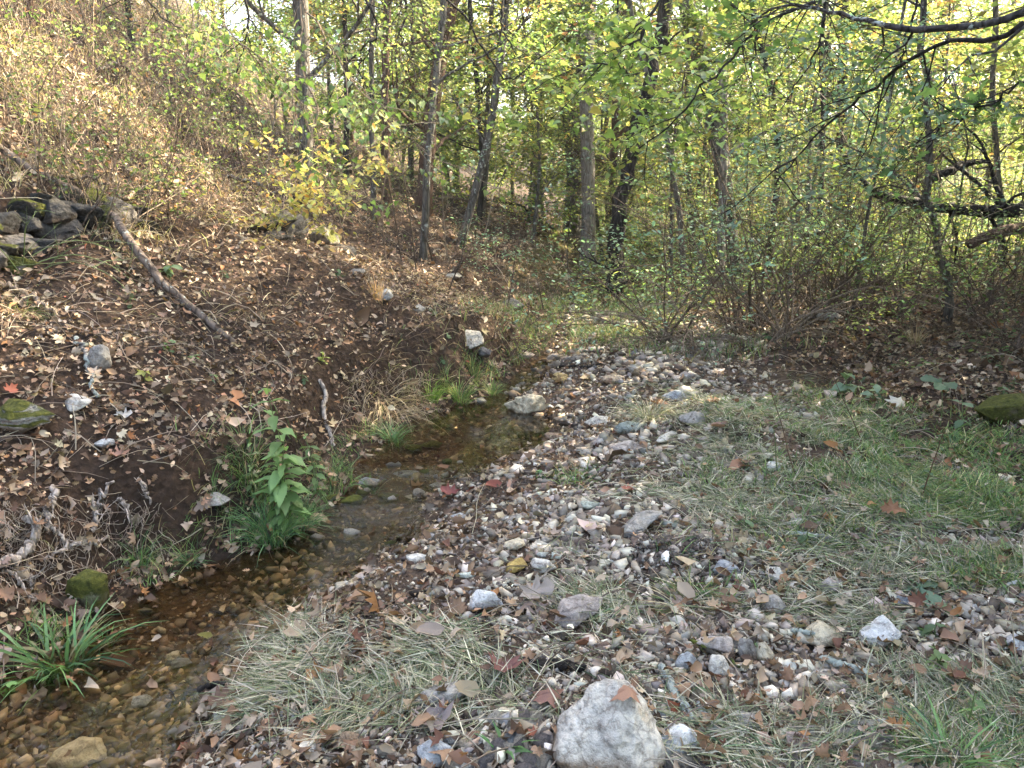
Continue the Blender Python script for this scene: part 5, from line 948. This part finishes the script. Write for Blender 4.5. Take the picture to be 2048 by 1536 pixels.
weed(330, 700, 22, 2, 1, .07, 'small green seedling in the leaves of the middle bank', (.15, .26, .08), 16, 'ovo', name='seedling', cat='seedling')
weed(390, 725, 22, 2, 1, .07, 'paired green leaves low on the middle bank', (.15, .26, .08), 17, 'ovo', name='seedling', cat='seedling')
weed(430, 765, 22, 2, 1, .06, 'tiny green leaves above the damp hollow', (.15, .26, .08), 18, 'ovo', name='seedling', cat='seedling')
weed(285, 762, 28, 2, 1, .08, 'yellowing seedling on the near bank', (.34, .34, .06), 19, 'ovo', name='seedling', cat='seedling')
weed(640, 720, 28, 3, 2, .05, 'yellow-green seedling beneath the leafy slope', (.3, .38, .08), 20, 'ovo', name='seedling', cat='seedling')
weed(15, 1375, 30, 2, 1, .07, 'broad green leaves at the frame edge by the sedge clump', (.16, .3, .06), 21, 'ovo', name='seedling', cat='seedling')
weed(1600, 955, 240, 1, 7, .018, 'thin reddish upright stalk standing in the grass', (.12, .16, .06), 22, 'slimleaf', 'redstem', (-.34, 0), name='stalk', cat='stalk')
weed(1732, 895, 170, 1, 5, .018, 'bent greenish stalk behind the thin reddish one', (.12, .16, .06), 23, 'slimleaf', 'redstem', (-.4, 0), name='stalk', cat='stalk')
weed(1835, 1000, 170, 1, 5, .03, 'faint upright stalk with few leaves near the mossy boulder', (.12, .2, .1), 24, 'slimleaf', 'redstem', (.15, 0), name='stalk', cat='stalk')
weed(1560, 950, 110, 1, 4, .02, 'short green stalk beside the thin reddish one', (.12, .16, .06), 25, 'slimleaf', 'greenstem', (-.35, 0), name='stalk', cat='stalk')
weed(1960, 1480, 110, 2, 4, .05, 'leafy green shoot in the bottom corner grass', (.15, .26, .08), 26)
weed(1880, 1360, 90, 2, 4, .05, 'broad-bladed green shoot beside the white stone', (.18, .26, .08), 27)
weed(1220, 560, 60, 3, 4, .05, 'green herb under the dead trunk', (.2, .28, .1), 28)
# low leafy seedlings scattered in the litter: individuals sharing meshes
sd = weed(2000, 790, 30, 2, 2, .06, 'small seedling in the dark leaf litter beyond the grass', (.10, .17, .07), 30, 'ovo', name='seedling', cat='seedling'); kids = [(a, list(a.children)) for a in sd.children]; sd['group'] = 'small seedlings in the leaf litter'
for q in range(34):
    px, py = (rb.uniform(1500, 2040), rb.uniform(600, 800)) if q < 16 else (rb.uniform(150, 900), rb.uniform(520, 780)) if q < 26 else (rb.uniform(1350, 1950), rb.uniform(1000, 1450)); P = hit(px, py); o = sd.copy(); COL.objects.link(o); o.location = P.tolist(); o.rotation_euler = (0, 0, rb.uniform(0, 6.28)); o.scale = (rb.uniform(.5, 1.1),)*3
    for ch, gr in kids:
        c = ch.copy(); COL.objects.link(c); c.parent = o
        for g in gr: d = g.copy(); COL.objects.link(d); d.parent = c
    z = 'in the dark leaf litter beyond the grass' if q < 16 else 'in the brown leaves of the creek bank' if q < 26 else 'in the cut grass among stones'; w_ = where(P[0], P[1]); l_ = ('tiny' if o.scale[0] < .75 else 'small')+' green seedling '+w_; o['label'] = l_; o['group'] = 'small seedlings '+w_
sd['label'] = 'solitary green seedling in dark litter near the picture edge behind the grass'; sd['group'] = 'small seedlings in the leaf litter'
for q, (a_, lab) in enumerate([([(250, -60, 7), (330, 40, 7), (420, 90, 7.1)], 'leafy green twig hanging over the top of the grassy slope'), ([(480, -60, 6.4), (500, 60, 6.4), (470, 150, 6.5)], 'green-leaved branch drooping between the two vines'), ([(700, -60, 6.2), (760, 60, 6.2), (700, 170, 6.3)], 'olive-green branch drooping before the thin straight sapling'),
 ([(820, -60, 7.5), (800, 80, 7.5), (850, 170, 7.6)], 'loose green branch hanging before the leaning cedar'), ([(1010, -60, 8), (1000, 60, 8), (1060, 150, 8)], 'thin yellow-green branch beside the bright sky gap'), ([(1650, -60, 6), (1640, 100, 6), (1560, 220, 6.2)], 'blue-green feathery branch above the tangled bush'), ([(1850, -60, 6.5), (1800, 120, 6.5), (1860, 240, 6.6)], 'green branch drooping over the crooked young tree'), ([(1230, -60, 7.5), (1240, 120, 7.5), (1300, 240, 7.6)], 'broad-leaved green branch hanging before the dead trunk')]):
    branch('hanging_branch', [at(*p) for p in a_], .012, .003, lab, 'bark_dark', 11, .75, [OLV+GRN, OLV+GRN, OLV+GRN, OLV+GRN, YG, BGR, BGR+GRN, YG+GRN][q], [.036, .036, .04, .045, .055, .04, .045, .07][q], ['heart', 'heart', 'ovo', 'ovo', 'ovo', 'ovo', 'ovo', 'heart'][q], 2, 400+q, droop=.5, lev=2, nsub=3)
for q, (px, py, h_, pal, lab) in enumerate([(230, 470, .9, YEL_+GRN, 'small yellow-leaved shrub above the rock ledge'), (420, 330, 1.0, GRN+YG, 'green-leaved shrub in the open slope'), (130, 330, .9, YG+TAN2, 'pale green shrub beside the top of the log'), (330, 200, 1.1, ORG+GRN, 'shrub with hanging orange dead leaves on the slope'), (560, 470, .8, YEL_, 'yellow-leaved seedling shrub at the foot of the slope trees'), (480, 180, 1.2, GRN+OLV, 'dark green shrub high on the slope'), (60, 200, 1.0, OLV+TAN2, 'olive shrub near the reddish hilltop trunk'), (680, 420, .8, OLV+YEL_, 'low olive shrub between the slope trunks'), (200, 120, 1.1, OLV+ORG, 'brown-leaved shrub under the hilltop sapling'), (360, 60, 1.2, GRN+OLV, 'green shrub on the hilltop beside the sky gap')]):
    bush(px, py, 7, h_, lab, pal, .04, 500+q, 1.1, per=2, subs=4, r=.006, bark='twig' if q % 2 else 'stem', name='shrub')
# ------------------------------------------------------------------ forest behind and beside
rf = np.random.default_rng(55)
CAN = {'x': 1}
def ftree(seed, pal, hgt, r, lsz, nl, bark, bushy, label, tmp='dia', lo=.12, crownw=.28, per=4):
    rng = np.random.default_rng(seed); root = link('forest_tree', None, label=label, cat='tree'); n = 14; path = wander(A(0, 0, -.3), A(rng.normal(0, .06), rng.normal(0, .06), 1), hgt, n, rng, .05, .03); T = Tri(); T.add(*tube(path, np.linspace(r, r*.25, n), 8)); a = link('trunk', T.mesh('trunk', M[bark], True), parent=root)
    T = Tri(); anc = []
    for q in range(nl):
        t = lo+(1-lo)*(q+rng.random())/nl; i = min(int(t*(n-1)), n-2); az = rng.uniform(0, 6.283); el = rng.uniform(0, .7); w = hgt*crownw*(1.15-.7*abs(t-.45))*rng.uniform(.6, 1.1)
        limb(T, path[i], A(math.cos(az)*math.cos(el), math.sin(az)*math.cos(el), math.sin(el)*.6), w, r*.25, rng, 2, anc, .13, .0, bushy, 4)
    b = link('limbs', T.mesh('limbs', M[bark], True), parent=root, kind='stuff'); T = Tri(); puts(T, anc, pal, lsz, rng, LFT[tmp], .3, .6, per=per, spread=.13, jit=.3); c = link('crown', T.mesh('crown', M['leaf_far']), parent=root); return [root, a, b, c]
FP = [ftree(1, YG, 10, .075, .12, 28, 'bark', 5, 'x'), ftree(2, YEL_+YG, 9, .065, .12, 26, 'bark', 5, 'x'), ftree(3, GRN+YG, 12, .11, .125, 38, 'bark_dark', 5, 'x'), ftree(4, ORG+YG, 9, .065, .11, 22, 'bark', 5, 'x'),
      ftree(5, OLV, 9, .11, .09, 34, 'bark_cedar', 5, 'x', 'slim', .05, .18), ftree(6, YG+YEL_, 5, .045, .085, 20, 'bark', 4, 'x', 'dia', .08, .34), ftree(7, YEL_+YG, 14, .13, .12, 20, 'bark_pale', 5, 'x', 'dia', .4, .22)]
FN = ['yellow-green', 'golden-yellow', 'deep green', 'orange-brown', 'dark olive cedar', 'low spreading yellow-green', 'tall pale-trunked']
fst = [True]*len(FP)
HT = [(745, 'the thin grey sapling'), (770, 'the mossy-footed tree'), (845, 'the thick leaning cedar'), (885, 'the smooth grey forked tree'), (960, 'the dark slender leaning tree'), (1075, 'the small forked sapling'), (1140, 'the tall dark-barked tree'), (1200, 'the pale upright tree'),
      (1265, 'the dead blackened trunk'), (1345, 'the curved young tree'), (1440, 'the tree leaning over the thicket'), (1560, 'the tangled bush'), (1680, 'the yellow-green shrub'), (1780, 'the level black limb'), (1890, 'the crooked young tree'), (2010, 'the orange-leaved slim tree'), (610, 'the vine-wrapped tree'), (350, 'the open grassy slope'), (60, 'the reddish trunk on the hill')]
tl_used = set()
def treelabel(k, x, y, s, zone):
    if 'beside the creek' in zone:
        dd = math.hypot(x, y); c = [f'{FN[k]} tree on the sunward side of the clearing {b}' for b in (('close to the grass', 'by the grass edge', 'at the front of the wood') if dd < 9 else ('behind the first row', 'in the second row', 'inside the wood') if dd < 13 else ('deep in the wood', 'at the far side of the wood', 'in the back row'))]
    else:
        px = float(pxof(A(x, y, 1))[0][0]); nm = min(HT, key=lambda q: abs(q[0]-px))[1]; d = 'just behind' if y < 18 else 'some way behind' if y < 28 else 'far behind'
        hh = 'taller' if s > .95 else 'shorter'; c = [f'{FN[k]} forest tree {d} {nm}', f'{hh} {FN[k]} forest tree {d} {nm}', f'{hh} {FN[k]} forest tree {d} {nm} {zone}']
    l = next((q for q in c if q not in tl_used and len(q.split()) <= 16), c[0]); tl_used.add(l); return l
def put(k, x, y, s, zone, cat='tree', can=False):
    if can: s = min((1.9+.86*(x+3)-float(H(x, y)))/(10, 9, 12, 9, 9, 5, 14)[k]*s/(.9 if k != 5 else 1.3), 1.5)
    p = FP[k]
    if fst[k]: o = p[0]; fst[k] = False
    else:
        o = p[0].copy(); COL.objects.link(o)
        for ch in p[1:]: c = ch.copy(); COL.objects.link(c); c.parent = o
    o.location = (x, y, float(H(x, y))); o.rotation_euler = (rf.normal(0, .05), rf.normal(0, .05), rf.uniform(0, 6.28)); o.scale = (s, s, s*rf.uniform(.9, 1.15))
    o['label'] = treelabel(k, x, y, s, zone); o['category'] = cat; o['group'] = f'forest trees {zone}'; return o
placed = []
def far_ok(x, y, dm):
    for a, b in placed:
        if (a-x)**2+(b-y)**2 < dm*dm: return False
    placed.append((x, y)); return True
# (a) woods ahead, down the valley
cnt = 0
while cnt < 80:
    y = 15+45*rf.random()**1.2; az = rf.uniform(-8, 37); x = y*math.tan(math.radians(az))
    px = 1024+FPX*math.tan(math.radians(az))
    if 1030 < px < 1120 and y < 40 and rf.random() < .8: continue      # the gap where the sky shows
    if 1500 < px < 1640 and y < 34 and rf.random() < .6: continue
    if not far_ok(x, y, 1.3): cnt += .05; continue
    k = int(rf.choice(7, p=[.33, .14, .08, .07, .06, .24, .08])); k = 3 if px > 1850 and rf.random() < .45 else k
    put(k, x, y, rf.uniform(.75, 1.15), 'in the woods down the valley' if px < 1300 else 'in the thicket beyond the clearing' if px < 1750 else 'on the rising ground past the black limb'); cnt += 1
for x, y, k, s in [(2.6, 12.5, 5, .9), (4.4, 11.5, 5, .95), (6.5, 12.8, 5, 1.0), (8.2, 11.2, 5, .8), (3.4, 15, 5, 1), (5.4, 14.5, 5, 1.1), (7.4, 15.5, 1, .7), (1.9, 16, 5, 1), (9.3, 13.2, 5, 1), (2.4, 19, 5, 1.1), (4.6, 18, 5, 1.2), (6.8, 18.5, 5, 1.2), (0.4, 19, 5, .8), (-.6, 15.5, 1, .85), (.9, 21, 1, 1.0), (-1.5, 19.5, 1, 1.0)]: put(k, x, y, s, 'at the back of the clearing')
# (b) along the crest of the hillside, thinner towards the open grassy slope
cnt = 0
while cnt < 46:
    y = rf.uniform(15, 34); az = rf.uniform(-38, -3); x = y*math.tan(math.radians(az))
    if not far_ok(x, y, 1.5): cnt += .05; continue
    put(int(rf.choice([4, 1, 3, 0, 5], p=[.34, .22, .2, .1, .14])), x, y, rf.uniform(.6, .95), 'along the crest of the hillside'); cnt += 1
# (c) the wood on the sunward side of the creek: it keeps the low ground in shade
for x, y, k, s in [(6.6, 3.0, 2, 1.0), (8.2, 5.0, 0, 1.0), (7.2, -.2, 2, 1.0), (8.6, 2.4, 2, 1.0), (10.5, 4.4, 2, 1.0), (10.2, 7.2, 0, 1.0), (9.5, 1.0, 2, 1.0), (12.6, 6.2, 2, 1.0), (6.0, -2.4, 0, 1.0), (12.4, 2.0, 2, 1.0), (8.4, 7.8, 5, 1.3), (9.6, -2.5, 2, 1.0), (15, 7.8, 0, 1.0), (6.9, 5.4, 5, 1.3), (5.2, 1.4, 5, 1.3), (12.6, -2, 0, 1.0), (15.5, 4.0, 2, 1.0), (4.6, -.6, 5, 1.3), (11.6, 5.4, 0, 1.0), (6.2, 7.0, 5, 1.3), (11.2, 9.6, 2, 1.0), (7.8, 6.6, 2, 1.0), (13.2, 10.4, 2, 1.0)]: put(k, x, y, s, 'beside the creek clearing', can=True)
for k in range(len(FP)):
    if fst[k]:
        for o in FP[k]: bpy.data.objects.remove(o)
# undergrowth: leafy ground cover in the valley floor
T = Tri(); n = 62000
def ug(x, y):
    xl, xr = edges(y); u = x-xr; s = xl-x; px, py, _ = pxof(np.c_[x, y, H(x, y, False)])
    return np.where(u > 0, sstep(y, 8.3, 10.5)*(.4+.6*sstep(x, 1, 2.5)), np.where(s > 0, .03*sstep(y, 9, 14)*(s < 12), .3*sstep(y, 9, 12)))*np.clip(.35+1.8*vnoise(x*.9, y*.9)+.3, 0, 1)
P = sample(n, -20, 40, 7.5, 48, ug, rf); hz = rf.random(len(P))**1.6*(.30+.03*P[:, 1])*(1+1.5*np.clip(vnoise(P[:, 0]*.6, P[:, 1]*.6), 0, 1)); P3 = np.c_[P, H(P[:, 0], P[:, 1], False)+hz]
puts(T, P3, YG+BGR+[(.2, .28, .08, 5), (.30, .38, .12, 4)], .075, rf, DIA, .25, .45, per=1, spread=.03)
o = link('undergrowth', T.mesh('undergrowth', M['leaf_far']), kind='stuff', label='leafy yellow-green undergrowth covering the valley floor')
# thin twiggy stems of the understorey, too many to count
T = Tri()
P = sample(600, -14, 34, 8, 40, lambda x, y: np.where(x > edges(y)[0], .9*((x > edges(y)[1]+1.2) | (y > 15)), .12), rf)
for x, y in P:
    h_ = rf.uniform(1.0, 3.5); p = wander(A(x, y, float(H(x, y))), A(rf.normal(0, .2), rf.normal(0, .2), 1), h_, 7, rf, .12, .02); T.add(*tube(p, np.linspace(.009, .003, 7), 3, False), pick(rf, [(.16, .13, .10, 1), (.08, .065, .05, 1)], 1))
    for _ in range(2): i = int(rf.integers(2, 6)); T.add(*tube(wander(p[i], A(rf.normal(0, 1), rf.normal(0, 1), .5), h_*.3, 4, rf, .2), [.005, .004, .003, .002], 3, False), (.10, .08, .06))
link('understorey_stems', T.mesh('understorey_stems', M['straw']), kind='stuff', label='thin grey and brown stems filling the wood')
# ------------------------------------------------------------------ thin sunlit air of the autumn wood
hb = bpy.data.materials.new('haze_air'); hb.use_nodes = True; t_ = hb.node_tree; t_.nodes.clear(); o_ = t_.nodes.new('ShaderNodeOutputMaterial'); pv = t_.nodes.new('ShaderNodeVolumePrincipled')
pv.inputs['Color'].default_value = (.95, .96, .92, 1); pv.inputs['Density'].default_value = .0016; pv.inputs['Anisotropy'].default_value = .3; t_.links.new(pv.outputs[0], o_.inputs['Volume'])
bv = np.array([[x, y, z] for x in (-95, 95) for y in (-30, 150) for z in (-4, 45)], float)
bf = np.array([[0, 1, 3], [0, 3, 2], [4, 6, 7], [4, 7, 5], [0, 4, 5], [0, 5, 1], [2, 3, 7], [2, 7, 6], [0, 2, 6], [0, 6, 4], [1, 5, 7], [1, 7, 3]])
link('haze', mesh('haze', bv, bf, None, hb), kind='stuff', label='thin pale haze in the wood')
